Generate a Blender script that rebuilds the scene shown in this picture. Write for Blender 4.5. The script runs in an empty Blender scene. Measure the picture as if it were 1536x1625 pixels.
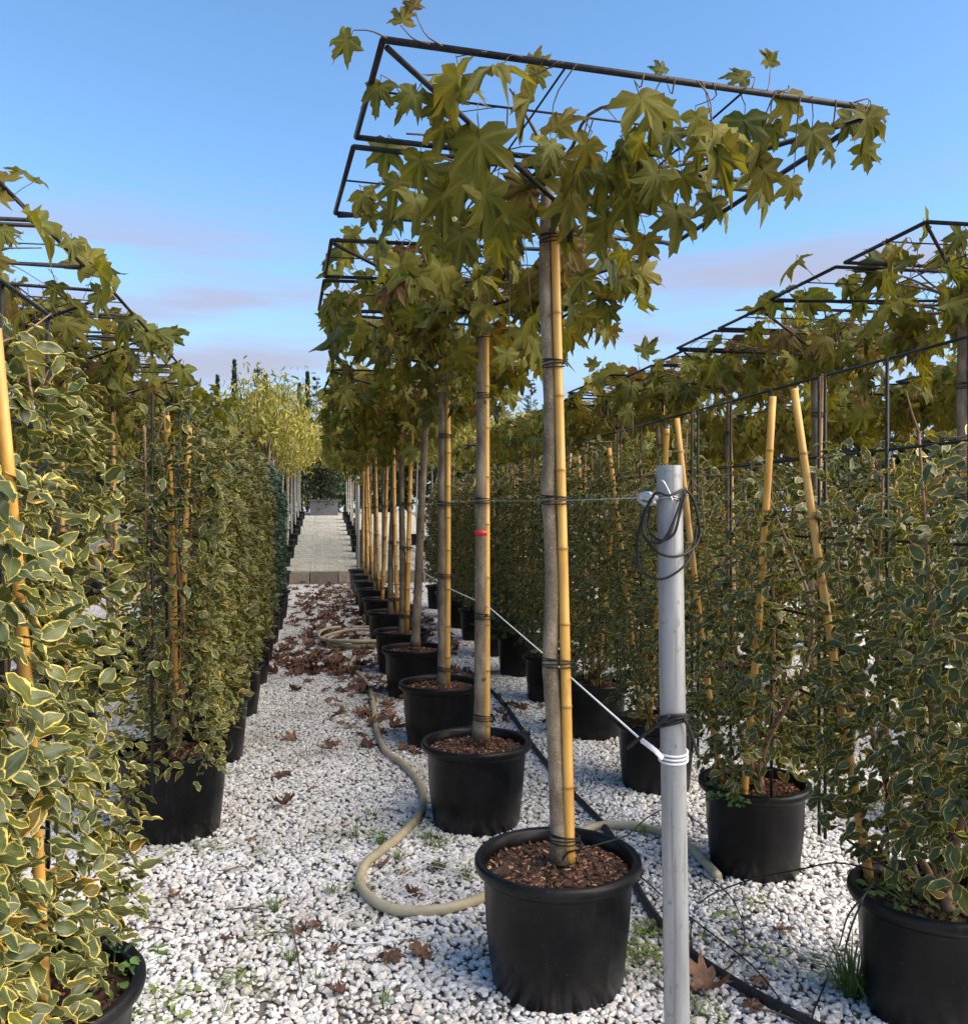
import bpy, math, random
import numpy as np
from mathutils import Matrix, Vector

# ------------------------------------------------------------------ camera, sky, sun, exposure
SC = bpy.context.scene
COL = SC.collection
FPX, CX, CY, CAMH = 1400.0, 768.0, 812.5, 1.545
YAW = math.radians(10.36)
SA, CA = math.sin(YAW), math.cos(YAW)
cam = bpy.data.cameras.new('camera')
cam.sensor_fit = 'HORIZONTAL'; cam.sensor_width = 36.0
cam.lens = FPX / 1536 * 36
cam.clip_start = 0.05; cam.clip_end = 2000
camo = bpy.data.objects.new('camera', cam); COL.objects.link(camo)
camo.location = (0, 0, CAMH)
camo.rotation_euler = (math.radians(90), 0, -YAW)
SC.camera = camo

SUN_EL, SUN_AZ = math.radians(38), math.radians(118)
world = bpy.data.worlds.new('World'); SC.world = world
world.use_nodes = True
wn, wl = world.node_tree.nodes, world.node_tree.links
wn.clear()
sky = wn.new('ShaderNodeTexSky'); sky.sky_type = 'NISHITA'; sky.sun_disc = False
sky.sun_elevation = SUN_EL; sky.sun_rotation = SUN_AZ
sky.air_density = 1.0; sky.dust_density = 0.25; sky.ozone_density = 3.5; sky.altitude = 0
tc = wn.new('ShaderNodeTexCoord')
mp = wn.new('ShaderNodeMapping'); mp.inputs['Scale'].default_value = (1.5, 1.5, 11.0); mp.inputs['Location'].default_value = (8.2, 4.4, 0.1)
nz = wn.new('ShaderNodeTexNoise'); nz.inputs['Scale'].default_value = 1.7; nz.inputs['Detail'].default_value = 5; nz.inputs['Roughness'].default_value = 0.48
rp = wn.new('ShaderNodeValToRGB'); rp.color_ramp.elements[0].position = 0.45; rp.color_ramp.elements[1].position = 0.66
rp.color_ramp.interpolation = 'EASE'
sx = wn.new('ShaderNodeSeparateXYZ')
el = wn.new('ShaderNodeMapRange'); el.inputs['From Min'].default_value = 0.35; el.inputs['From Max'].default_value = 0.25
mul = wn.new('ShaderNodeMath'); mul.operation = 'MULTIPLY'
mul2 = wn.new('ShaderNodeMath'); mul2.operation = 'MULTIPLY'; mul2.inputs[1].default_value = 0.8
mixc = wn.new('ShaderNodeMixRGB'); mixc.inputs['Color2'].default_value = (2.25, 2.22, 2.8, 1)
bgn = wn.new('ShaderNodeBackground'); bgn.inputs['Strength'].default_value = 0.14
wo = wn.new('ShaderNodeOutputWorld')
wl.new(tc.outputs['Generated'], mp.inputs['Vector']); wl.new(mp.outputs[0], nz.inputs['Vector'])
wl.new(nz.outputs['Fac'], rp.inputs[0]); wl.new(tc.outputs['Generated'], sx.inputs[0])
wl.new(sx.outputs['Z'], el.inputs['Value']); wl.new(rp.outputs[0], mul.inputs[0]); wl.new(el.outputs[0], mul.inputs[1])
wl.new(mul.outputs[0], mul2.inputs[0]); wl.new(mul2.outputs[0], mixc.inputs['Fac'])
gain = wn.new('ShaderNodeMixRGB'); gain.blend_type = 'MULTIPLY'; gain.inputs['Fac'].default_value = 1; gain.inputs['Color2'].default_value = (0.91, 1.08, 1.14, 1)
hz = wn.new('ShaderNodeMapRange'); hz.inputs['From Min'].default_value = 0.30; hz.inputs['From Max'].default_value = 0.06; hz.inputs['To Max'].default_value = 0.78; hz.interpolation_type = 'SMOOTHSTEP'
hmix = wn.new('ShaderNodeMixRGB'); hmix.inputs['Color2'].default_value = (2.05, 2.5, 3.4, 1)
wl.new(sky.outputs[0], gain.inputs['Color1']); wl.new(sx.outputs['Z'], hz.inputs['Value']); wl.new(hz.outputs[0], hmix.inputs['Fac'])
wl.new(gain.outputs[0], hmix.inputs['Color1']); wl.new(hmix.outputs[0], mixc.inputs['Color1']); wl.new(mixc.outputs[0], bgn.inputs['Color'])
wl.new(bgn.outputs[0], wo.inputs['Surface'])

sun = bpy.data.lights.new('sun', 'SUN'); sun.energy = 4.7; sun.angle = math.radians(76); sun.color = (1.0, 0.84, 0.63)
suno = bpy.data.objects.new('sun', sun); COL.objects.link(suno)
sd = Vector((math.sin(SUN_AZ) * math.cos(SUN_EL), math.cos(SUN_AZ) * math.cos(SUN_EL), math.sin(SUN_EL)))
suno.rotation_euler = sd.to_track_quat('Z', 'Y').to_euler()
suno.location = (8, -8, 8)

SC.view_settings.view_transform = 'Standard'; SC.view_settings.look = 'None'
SC.view_settings.exposure = 0.75; SC.view_settings.gamma = 1.0
SC.view_settings.use_curve_mapping = False
SC.render.engine = 'CYCLES'
SC.cycles.use_denoising = True
SC.cycles.max_bounces = 8; SC.cycles.diffuse_bounces = 4; SC.cycles.glossy_bounces = 3
SC.cycles.transmission_bounces = 4; SC.cycles.transparent_max_bounces = 4
SC.cycles.caustics_reflective = False; SC.cycles.caustics_refractive = False

rng = np.random.default_rng(7)
random.seed(7)

# ------------------------------------------------------------------ pixel helpers (a direction; depth comes from the ground or the thing touched)
def at(px, py, d):
    xc = (px - CX) / FPX * d
    return np.array([xc * CA + d * SA, d * CA - xc * SA, CAMH + (CY - py) / FPX * d])
def on_ground(px, py, z=0.0):
    return at(px, py, FPX * (CAMH - z) / (py - CY))
def depth_of(x, y): return x * SA + y * CA

# ------------------------------------------------------------------ materials
def new_mat(name):
    m = bpy.data.materials.new(name); m.use_nodes = True
    nt = m.node_tree; b = nt.nodes['Principled BSDF']
    return m, nt, b
def nod(nt, t, **kw):
    n = nt.nodes.new(t)
    for k, v in kw.items():
        if k in n.inputs: n.inputs[k].default_value = v
        else: setattr(n, k, v)
    return n
def rgba(c): return (c[0], c[1], c[2], 1)
def ramp(nt, fac, stops):
    r = nt.nodes.new('ShaderNodeValToRGB')
    els = r.color_ramp.elements
    while len(els) < len(stops): els.new(0.5)
    for e, (p, c) in zip(els, stops): e.position = p; e.color = rgba(c)
    nt.links.new(fac, r.inputs[0]); return r.outputs[0]
def mixrgb(nt, fac, a, b, mode='MIX'):
    n = nt.nodes.new('ShaderNodeMixRGB'); n.blend_type = mode
    for s, v in (('Fac', fac), ('Color1', a), ('Color2', b)):
        if hasattr(v, 'is_output'): nt.links.new(v, n.inputs[s])
        else: n.inputs[s].default_value = v if s == 'Fac' else rgba(v)
    return n.outputs[0]
def math_n(nt, op, a, b=None, c=None):
    n = nt.nodes.new('ShaderNodeMath'); n.operation = op
    for i, v in enumerate((a, b, c)):
        if v is None: continue
        if hasattr(v, 'is_output'): nt.links.new(v, n.inputs[i])
        else: n.inputs[i].default_value = v
    return n.outputs[0]
def objco(nt): return nt.nodes.new('ShaderNodeTexCoord').outputs['Object']
def worldco(nt): return nt.nodes.new('ShaderNodeNewGeometry').outputs['Position']
def noise(nt, co, scale, detail=4, rough=0.55, stretch=None):
    if stretch:
        m = nt.nodes.new('ShaderNodeMapping'); m.inputs['Scale'].default_value = stretch
        nt.links.new(co, m.inputs['Vector']); co = m.outputs[0]
    n = nod(nt, 'ShaderNodeTexNoise', Scale=scale, Detail=detail, Roughness=rough)
    nt.links.new(co, n.inputs['Vector']); return n.outputs['Fac']
def bump(nt, b, h, strength=0.4, dist=0.004):
    n = nod(nt, 'ShaderNodeBump', Strength=strength, Distance=dist)
    nt.links.new(h, n.inputs['Height']); nt.links.new(n.outputs[0], b.inputs['Normal'])
def tint_col(nt):
    a = nod(nt, 'ShaderNodeAttribute', attribute_name='tint')
    o = nt.nodes.new('ShaderNodeObjectInfo')
    return mixrgb(nt, 1.0, a.outputs['Color'], o.outputs['Color'], 'MULTIPLY')
def leafify(nt, b, col, trans=0.3, sat=(1.25, 1.2, 0.6)):
    nt.links.new(col, b.inputs['Base Color'])
    t = nt.nodes.new('ShaderNodeBsdfTranslucent')
    nt.links.new(mixrgb(nt, 1.0, col, sat, 'MULTIPLY'), t.inputs['Color'])
    mx = nt.nodes.new('ShaderNodeMixShader'); mx.inputs[0].default_value = trans
    out = nt.nodes['Material Output']
    nt.links.new(b.outputs[0], mx.inputs[1]); nt.links.new(t.outputs[0], mx.inputs[2])
    nt.links.new(mx.outputs[0], out.inputs['Surface'])

M = {}
def mk():
    # variegated hedge leaf: green middle, irregular yellow margin
    m, nt, b = new_mat('variegated_leaf'); M['vleaf'] = m
    a = nod(nt, 'ShaderNodeAttribute', attribute_name='luv')
    s = nt.nodes.new('ShaderNodeSeparateXYZ'); nt.links.new(a.outputs['Vector'], s.inputs[0])
    nn = noise(nt, worldco(nt), 60, 2)
    ax = math_n(nt, 'ABSOLUTE', s.outputs['X'])
    e = math_n(nt, 'ADD', ax, math_n(nt, 'MULTIPLY', math_n(nt, 'SUBTRACT', nn, 0.5), 0.75))
    fac = ramp(nt, e, [(0.79, (0, 0, 0)), (0.90, (1, 1, 1))])
    green = ramp(nt, noise(nt, worldco(nt), 25, 3), [(0.3, (0.048, 0.066, 0.022)), (0.7, (0.105, 0.125, 0.044))])
    vein = ramp(nt, ax, [(0.0, (0.16, 0.19, 0.085)), (0.09, (0, 0, 0))])
    green = mixrgb(nt, 0.35, green, vein, 'ADD')
    col = mixrgb(nt, fac, green, (0.58, 0.48, 0.13))
    col = mixrgb(nt, 1.0, col, tint_col(nt), 'MULTIPLY')
    b.inputs['Roughness'].default_value = 0.42
    leafify(nt, b, col, 0.22)
    # plane leaf
    m, nt, b = new_mat('plane_leaf'); M['pleaf'] = m
    a = nod(nt, 'ShaderNodeAttribute', attribute_name='luv')
    s = nt.nodes.new('ShaderNodeSeparateXYZ'); nt.links.new(a.outputs['Vector'], s.inputs[0])
    n1 = noise(nt, worldco(nt), 9, 4); n2 = noise(nt, worldco(nt), 45, 3)
    base = tint_col(nt)
    col = mixrgb(nt, ramp(nt, n1, [(0.42, (0, 0, 0)), (0.72, (.5, .5, .5))]), base, (0.27, 0.21, 0.03))
    edge = math_n(nt, 'ADD', s.outputs['X'], math_n(nt, 'MULTIPLY', math_n(nt, 'SUBTRACT', n2, 0.5), 0.9))
    col = mixrgb(nt, ramp(nt, edge, [(0.93, (0, 0, 0)), (1.15, (.55, .55, .55))]), col, (0.16, 0.085, 0.03))
    vein = ramp(nt, s.outputs['Y'], [(0.0, (1, 1, 1)), (0.09, (0, 0, 0))])
    col = mixrgb(nt, mixrgb(nt, 1.0, vein, (.45, .45, .45), 'MULTIPLY'), col, (0.27, 0.27, 0.10))
    b.inputs['Roughness'].default_value = 0.62; b.inputs['Specular IOR Level'].default_value = 0.28
    leafify(nt, b, col, 0.42, (1.45, 1.25, 0.35))
    # generic small leaf (tint only)
    m, nt, b = new_mat('small_leaf'); M['sleaf'] = m
    b.inputs['Roughness'].default_value = 0.45
    leafify(nt, b, tint_col(nt), 0.25)
    # dead leaf
    m, nt, b = new_mat('dead_leaf'); M['dleaf'] = m
    n1 = noise(nt, worldco(nt), 40, 4)
    col = mixrgb(nt, 1.0, ramp(nt, n1, [(0.3, (0.45, 0.45, 0.45)), (0.7, (1.2, 1.15, 1.1))]), tint_col(nt), 'MULTIPLY')
    b.inputs['Roughness'].default_value = 0.7
    leafify(nt, b, col, 0.12, (1.1, 1, 0.9))
    # bark
    m, nt, b = new_mat('bark'); M['bark'] = m
    co = objco(nt)
    n1 = noise(nt, co, 14, 6, 0.6, (1, 1, 0.5)); n2 = noise(nt, co, 120, 3, 0.6)
    c = ramp(nt, n1, [(0.3, (0.085, 0.064, 0.040)), (0.5, (0.195, 0.152, 0.098)), (0.66, (0.33, 0.27, 0.19))])
    v = nod(nt, 'ShaderNodeTexVoronoi', Scale=75.0); nt.links.new(co, v.inputs['Vector'])
    c = mixrgb(nt, ramp(nt, v.outputs['Distance'], [(0.10, (.75, .75, .75)), (0.22, (0, 0, 0))]), c, (0.42, 0.37, 0.28))
    c = mixrgb(nt, 1.0, c, tint_col(nt), 'MULTIPLY')
    nt.links.new(c, b.inputs['Base Color']); b.inputs['Roughness'].default_value = 0.8
    bump(nt, b, math_n(nt, 'ADD', n1, n2), 0.7, 0.006)
    # bamboo
    m, nt, b = new_mat('bamboo'); M['bamboo'] = m
    co = objco(nt)
    n1 = noise(nt, co, 30, 4, 0.6, (1, 1, 0.15)); n2 = noise(nt, co, 9, 4)
    c = ramp(nt, n1, [(0.3, (0.52, 0.26, 0.048)), (0.7, (0.74, 0.43, 0.10))])
    c = mixrgb(nt, ramp(nt, n2, [(0.55, (0, 0, 0)), (0.75, (.5, .5, .5))]), c, (0.36, 0.21, 0.08))
    c = mixrgb(nt, 1.0, c, tint_col(nt), 'MULTIPLY')
    nt.links.new(c, b.inputs['Base Color']); b.inputs['Roughness'].default_value = 0.4
    bump(nt, b, n1, 0.25, 0.003)
    # black pot plastic
    m, nt, b = new_mat('pot_plastic'); M['pot'] = m
    co = objco(nt)
    n1 = noise(nt, co, 5, 5, 0.6); n2 = noise(nt, co, 90, 3, 0.7)
    sp = nt.nodes.new('ShaderNodeSeparateXYZ'); nt.links.new(co, sp.inputs[0])
    low = nod(nt, 'ShaderNodeMapRange'); low.inputs['From Min'].default_value = 0.11; low.inputs['From Max'].default_value = 0.0
    nt.links.new(sp.outputs['Z'], low.inputs['Value'])
    d = math_n(nt, 'MULTIPLY', math_n(nt, 'ADD', math_n(nt, 'MULTIPLY', low.outputs[0], 0.7), ramp(nt, n1, [(0.45, (0, 0, 0)), (0.8, (.5, .5, .5))])), n2)
    c = mixrgb(nt, d, (0.0030, 0.0034, 0.0046), (0.055, 0.052, 0.052))
    drop = noise(nt, co, 140, 1, 0.5)
    c = mixrgb(nt, ramp(nt, drop, [(0.74, (0, 0, 0)), (0.78, (.35, .35, .35))]), c, (0.2, 0.19, 0.17))
    scr = noise(nt, co, 40, 2, 0.5, (1, 1, 0.06))
    c = mixrgb(nt, ramp(nt, scr, [(0.6, (0, 0, 0)), (0.8, (.12, .12, .12))]), c, (0.08, 0.08, 0.085))
    nt.links.new(c, b.inputs['Base Color'])
    nt.links.new(ramp(nt, n1, [(0.3, (.26, .26, .26)), (0.7, (.46, .46, .46))]), b.inputs['Roughness'])
    b.inputs['Specular IOR Level'].default_value = 0.24
    bump(nt, b, n2, 0.12, 0.002)
    # simple ones
    def simple(key, name, c1, c2, scale, rough, metal=0.0, bs=0.2):
        m, nt, b = new_mat(name); M[key] = m
        n = noise(nt, objco(nt), scale, 5, 0.6)
        nt.links.new(mixrgb(nt, 1.0, ramp(nt, n, [(0.3, c1), (0.7, c2)]), tint_col(nt), 'MULTIPLY'), b.inputs['Base Color'])
        b.inputs['Roughness'].default_value = rough; b.inputs['Metallic'].default_value = metal
        bump(nt, b, n, bs, 0.002); return m, nt, b
    simple('rubber', 'black_rubber', (0.010, 0.010, 0.011), (0.03, 0.03, 0.03), 60, 0.5)
    simple('rod', 'black_steel_rod', (0.010, 0.010, 0.011), (0.035, 0.033, 0.03), 40, 0.42)
    M['rod'].node_tree.nodes['Principled BSDF'].inputs['Specular IOR Level'].default_value = 0.2; M['rubber'].node_tree.nodes['Principled BSDF'].inputs['Specular IOR Level'].default_value = 0.25
    simple('hose', 'beige_hose', (0.36, 0.30, 0.19), (0.55, 0.48, 0.33), 9, 0.5)
    simple('whiterope', 'white_rope', (0.70, 0.70, 0.72), (0.85, 0.85, 0.86), 80, 0.6)
    simple('wire', 'steel_wire', (0.45, 0.46, 0.47), (0.6, 0.6, 0.6), 60, 0.4, 0.7)
    simple('red', 'red_tape', (0.60, 0.010, 0.020), (0.72, 0.02, 0.03), 60, 0.4)
    simple('concrete', 'kerb_concrete', (0.20, 0.18, 0.16), (0.34, 0.31, 0.28), 18, 0.9)
    simple('planter', 'grey_planter', (0.09, 0.09, 0.10), (0.14, 0.14, 0.15), 8, 0.7)
    simple('twig', 'twig_wood', (0.09, 0.055, 0.035), (0.19, 0.13, 0.085), 40, 0.8)
    simple('hedgestem', 'hedge_stem', (0.14, 0.080, 0.048), (0.30, 0.19, 0.12), 30, 0.8)
    simple('greypost', 'pale_timber', (0.24, 0.22, 0.19), (0.42, 0.39, 0.34), 20, 0.8)
    # galvanised
    m, nt, b = new_mat('galvanised_steel'); M['galv'] = m
    co = objco(nt)
    n1 = noise(nt, co, 22, 5, 0.6, (1, 1, 0.12)); n2 = noise(nt, co, 60, 4, 0.65, (1, 1, .5))
    c = ramp(nt, n1, [(0.3, (0.24, 0.25, 0.265)), (0.7, (0.41, 0.415, 0.42))])
    c = mixrgb(nt, ramp(nt, n2, [(0.60, (0, 0, 0)), (0.70, (.75, .75, .75))]), c, (0.17, 0.16, 0.15))
    sc2 = noise(nt, co, 70, 2, 0.5, (1, 1, 0.03))
    c = mixrgb(nt, ramp(nt, sc2, [(0.62, (0, 0, 0)), (0.68, (.6, .6, .6))]), c, (0.2, 0.18, 0.16))
    nt.links.new(c, b.inputs['Base Color']); b.inputs['Metallic'].default_value = 0.35; b.inputs['Roughness'].default_value = 0.48
    bump(nt, b, n2, 0.15, 0.002)
    # soil + bark mulch
    m, nt, b = new_mat('bark_mulch'); M['soil'] = m
    n1 = noise(nt, objco(nt), 70, 5, 0.7)
    c = ramp(nt, n1, [(0.3, (0.028, 0.017, 0.011)), (0.65, (0.10, 0.058, 0.036))])
    c = mixrgb(nt, 1.0, c, tint_col(nt), 'MULTIPLY')
    nt.links.new(c, b.inputs['Base Color']); b.inputs['Roughness'].default_value = 0.9
    bump(nt, b, n1, 0.8, 0.01)
    # pebbles
    m, nt, b = new_mat('white_pebble'); M['pebble'] = m
    w = worldco(nt)
    dirt = noise(nt, w, 1.1, 5, 0.6); moss = noise(nt, w, 2.3, 5, 0.65)
    fine = noise(nt, w, 90, 3, 0.6)
    c = tint_col(nt)
    c = mixrgb(nt, ramp(nt, fine, [(0.35, (.18, .18, .18)), (0.7, (0, 0, 0))]), c, (0.30, 0.27, 0.23))
    c = mixrgb(nt, ramp(nt, dirt, [(0.47, (0, 0, 0)), (0.68, (.48, .48, .48))]), c, (0.29, 0.25, 0.20))
    c = mixrgb(nt, ramp(nt, moss, [(0.57, (0, 0, 0)), (0.70, (.5, .5, .5))]), c, (0.20, 0.21, 0.08))
    nt.links.new(c, b.inputs['Base Color']); b.inputs['Roughness'].default_value = 0.65
    # bare ground beneath the pebbles
    m, nt, b = new_mat('gravel_ground'); M['ground'] = m
    w = worldco(nt)
    n1 = noise(nt, w, 2.2, 6, 0.6); n2 = noise(nt, w, 60, 4, 0.7)
    c = ramp(nt, n2, [(0.35, (0.10, 0.085, 0.068)), (0.65, (0.30, 0.275, 0.245))])
    c = mixrgb(nt, ramp(nt, n1, [(0.45, (0, 0, 0)), (0.7, (.6, .6, .6))]), c, (0.13, 0.10, 0.07))
    nt.links.new(c, b.inputs['Base Color']); b.inputs['Roughness'].default_value = 0.95
    bump(nt, b, n2, 0.8, 0.015)
mk()

# ------------------------------------------------------------------ mesh helpers
class MB:
    def __init__(s): s.V, s.F, s.T, s.U, s.n = [], {}, [], [], 0
    def add(s, V, F, tint=None, luv=None):
        V = np.asarray(V, float).reshape(-1, 3); nv = len(V)
        for f in (F if isinstance(F, list) else [F]):
            f = np.asarray(f, np.int64)
            if len(f): s.F.setdefault(f.shape[1], []).append(f + s.n)
        if tint is None: tint = np.ones((nv, 3))
        tint = np.asarray(tint, float)
        if tint.ndim == 1: tint = np.tile(tint, (nv, 1))
        s.T.append(tint); s.U.append(np.zeros((nv, 3)) if luv is None else np.asarray(luv, float))
        s.V.append(V); s.n += nv
    def mesh(s, name, mat, smooth=True):
        me = bpy.data.meshes.new(name)
        if s.n:
            V = np.concatenate(s.V); loops, starts, st = [], [], 0
            for k, fl in s.F.items():
                f = np.concatenate(fl); loops.append(f.ravel())
                starts.append(st + np.arange(len(f)) * k); st += f.size
            L = np.concatenate(loops); S = np.concatenate(starts)
            me.vertices.add(len(V)); me.vertices.foreach_set('co', V.astype(np.float32).ravel())
            me.loops.add(len(L)); me.loops.foreach_set('vertex_index', L.astype(np.int32))
            me.polygons.add(len(S)); me.polygons.foreach_set('loop_start', S.astype(np.int32))
            me.polygons.foreach_set('use_smooth', np.full(len(S), smooth))
            T = np.concatenate(s.T); C = np.ones((len(V), 4), np.float32); C[:, :3] = T
            me.attributes.new('tint', 'FLOAT_COLOR', 'POINT').data.foreach_set('color', C.ravel())
            U = np.concatenate(s.U)
            if U.any(): me.attributes.new('luv', 'FLOAT_VECTOR', 'POINT').data.foreach_set('vector', U.astype(np.float32).ravel())
            me.update(calc_edges=True); me.validate()
        me.materials.append(mat); return me

def link(name, me, parent=None, mat4=None):
    o = bpy.data.objects.new(name, me); COL.objects.link(o)
    if parent is not None: o.parent = parent
    if mat4 is not None: o.matrix_basis = mat4
    return o
def part(name, mb, mat, parent, smooth=True, kind=None):
    me = mb.mesh(name, M[mat], smooth) if isinstance(mb, MB) else mb
    o = link(name, me, parent)
    if kind: o['kind'] = kind
    return o
def tag(o, label, cat, group=None):
    o['label'] = label; o['category'] = cat
    if group: o['group'] = group
    return o
def thing(name, label, cat, loc, group=None):
    o = link(name, None); o.location = loc; o.empty_display_size = 0.1
    return tag(o, label, cat, group)
def structure(o): o['kind'] = 'structure'; return o
def copy_tree(o, parent=None):
    c = o.copy(); COL.objects.link(c); c.parent = parent
    for ch in o.children: copy_tree(ch, c)
    return c
ORD = ['first', 'second', 'third', 'fourth', 'fifth', 'sixth', 'seventh', 'eighth', 'ninth', 'tenth', 'eleventh', 'twelfth',
       'thirteenth', 'fourteenth', 'fifteenth', 'sixteenth', 'seventeenth', 'eighteenth']

def smooth_path(pts, n):
    p = np.asarray(pts, float); k = len(p)
    if k < 3:
        t = np.linspace(0, k - 1, n)
        return np.stack([np.interp(t, range(k), p[:, i]) for i in range(p.shape[1])], 1)
    e = np.vstack([2 * p[0] - p[1], p, 2 * p[-1] - p[-2]])
    t = np.linspace(0, k - 1 - 1e-6, n); i = t.astype(int); u = (t - i)[:, None]
    a, b, c, d = e[i], e[i + 1], e[i + 2], e[i + 3]
    return 0.5 * (2 * b + (c - a) * u + (2 * a - 5 * b + 4 * c - d) * u ** 2 + (3 * b - a - 3 * c + d) * u ** 3)
def tube(mb, pts, rad, seg=8, tint=None, caps=True, wob=0.0):
    p = np.asarray(pts, float); n = len(p)
    rad = np.broadcast_to(np.asarray(rad, float), (n,))
    t = np.gradient(p, axis=0); t /= np.linalg.norm(t, axis=1, keepdims=True) + 1e-9
    ref = np.array([0, 0, 1.0]) if abs(t[0][2]) < 0.9 else np.array([1.0, 0, 0])
    u = np.cross(t[0], ref); u /= np.linalg.norm(u); us = []
    for k in range(n):
        u = u - t[k] * u.dot(t[k]); u /= np.linalg.norm(u) + 1e-9; us.append(u)
    us = np.array(us); vs = np.cross(t, us)
    ang = np.linspace(0, 2 * math.pi, seg, endpoint=False)
    r = rad[:, None] * (1 + (wob * rng.normal(size=(n, seg)) if wob else 0))
    V = p[:, None] + r[..., None] * (np.cos(ang)[None, :, None] * us[:, None] + np.sin(ang)[None, :, None] * vs[:, None])
    V = V.reshape(-1, 3)
    i, j = np.meshgrid(np.arange(n - 1), np.arange(seg), indexing='ij'); j2 = (j + 1) % seg
    F = np.stack([i * seg + j, i * seg + j2, (i + 1) * seg + j2, (i + 1) * seg + j], -1).reshape(-1, 4)
    fl = [F]
    if caps:
        fl.append(np.array([list(range(seg))[::-1], [(n - 1) * seg + q for q in range(seg)]]))
    tt = None
    if tint is not None:
        tint = np.asarray(tint, float)
        tt = np.repeat(tint, seg, 0) if tint.ndim == 2 else tint
    mb.add(V, fl, tt)
def lathe(mb, prof, seg=48, wobble=None):
    p = np.asarray(prof, float); n = len(p)
    ang = np.linspace(0, 2 * math.pi, seg, endpoint=False)
    r = p[:, 0][:, None] * np.ones(seg)
    if wobble is not None: r = r + wobble(ang[None, :], p[:, 1][:, None])
    V = np.stack([r * np.cos(ang), r * np.sin(ang), p[:, 1][:, None] * np.ones(seg)], -1).reshape(-1, 3)
    i, j = np.meshgrid(np.arange(n - 1), np.arange(seg), indexing='ij'); j2 = (j + 1) % seg
    mb.add(V, np.stack([i * seg + j, i * seg + j2, (i + 1) * seg + j2, (i + 1) * seg + j], -1).reshape(-1, 4))
BOXF = np.array([[0, 3, 2, 1], [4, 5, 6, 7], [0, 1, 5, 4], [1, 2, 6, 5], [2, 3, 7, 6], [3, 0, 4, 7]])
def box(mb, lo, hi, tint=None):
    (a, b, c), (d, e, f) = lo, hi
    mb.add([[a, b, c], [d, b, c], [d, e, c], [a, e, c], [a, b, f], [d, b, f], [d, e, f], [a, e, f]], BOXF, tint)
def frames_from(axis, normal):
    a = axis / (np.linalg.norm(axis, axis=-1, keepdims=True) + 1e-9)
    x = np.cross(a, normal); x /= np.linalg.norm(x, axis=-1, keepdims=True) + 1e-9
    z = np.cross(x, a)
    return np.stack([x, a, z], -1)          # columns: x, y (tip direction), z (upper side)
def scatter(mb, tmpl, R, T, S, tints):
    V0, F0, U0 = tmpl; N = len(T)
    if N == 0: return
    V = np.einsum('nij,vj->nvi', R, V0) * S[:, None, None] + T[:, None, :]
    nv = len(V0); off = (np.arange(N) * nv)
    fl = [(f[None] + off[:, None, None]).reshape(-1, f.shape[1]) for f in F0]
    mb.add(V.reshape(-1, 3), fl, np.repeat(tints, nv, 0), np.tile(U0, (N, 1)))

# ------------------------------------------------------------------ leaf templates (base at origin, tip +Y, upper side +Z)
def oval_leaf(na, nb, seed, width=0.27, fold=0.22, wave=0.06, droop=0.14):
    r = np.random.default_rng(seed)
    ts = np.linspace(0, 1, na); xs = np.linspace(-1, 1, nb) if nb > 2 else np.array([-1., 1.])
    if nb == 5: xs = np.array([-1, -.66, 0, .66, 1.])
    V, U = [], []
    ph = r.uniform(0, 6.28, 2); side = r.normal(0, .04)
    for t in ts:
        w = width * (math.sin(math.pi * min(max(t, 0.0), 1.0) ** 0.85) ** 0.75 if 0 < t < 1 else 0) + 0.006
        for x in xs:
            z = fold * abs(x) * w - droop * t * t + (wave * abs(x) ** 2 * math.sin(11 * t + ph[0 if x < 0 else 1]) if 0 < t < 1 else 0)
            V.append((x * w + side * math.sin(3 * t), t, z))
            U.append((x if abs(x) > 0 else 0.001, t, 0))
    U = np.array(U); U[:, 0] = np.where((U[:, 1] > 0.97) | (U[:, 1] < 0.03), np.sign(U[:, 0]) * 1.0, U[:, 0])
    i, j = np.meshgrid(np.arange(na - 1), np.arange(nb - 1), indexing='ij')
    F = np.stack([i * nb + j, i * nb + j + 1, (i + 1) * nb + j + 1, (i + 1) * nb + j], -1).reshape(-1, 4)
    return np.array(V), [F], U
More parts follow.
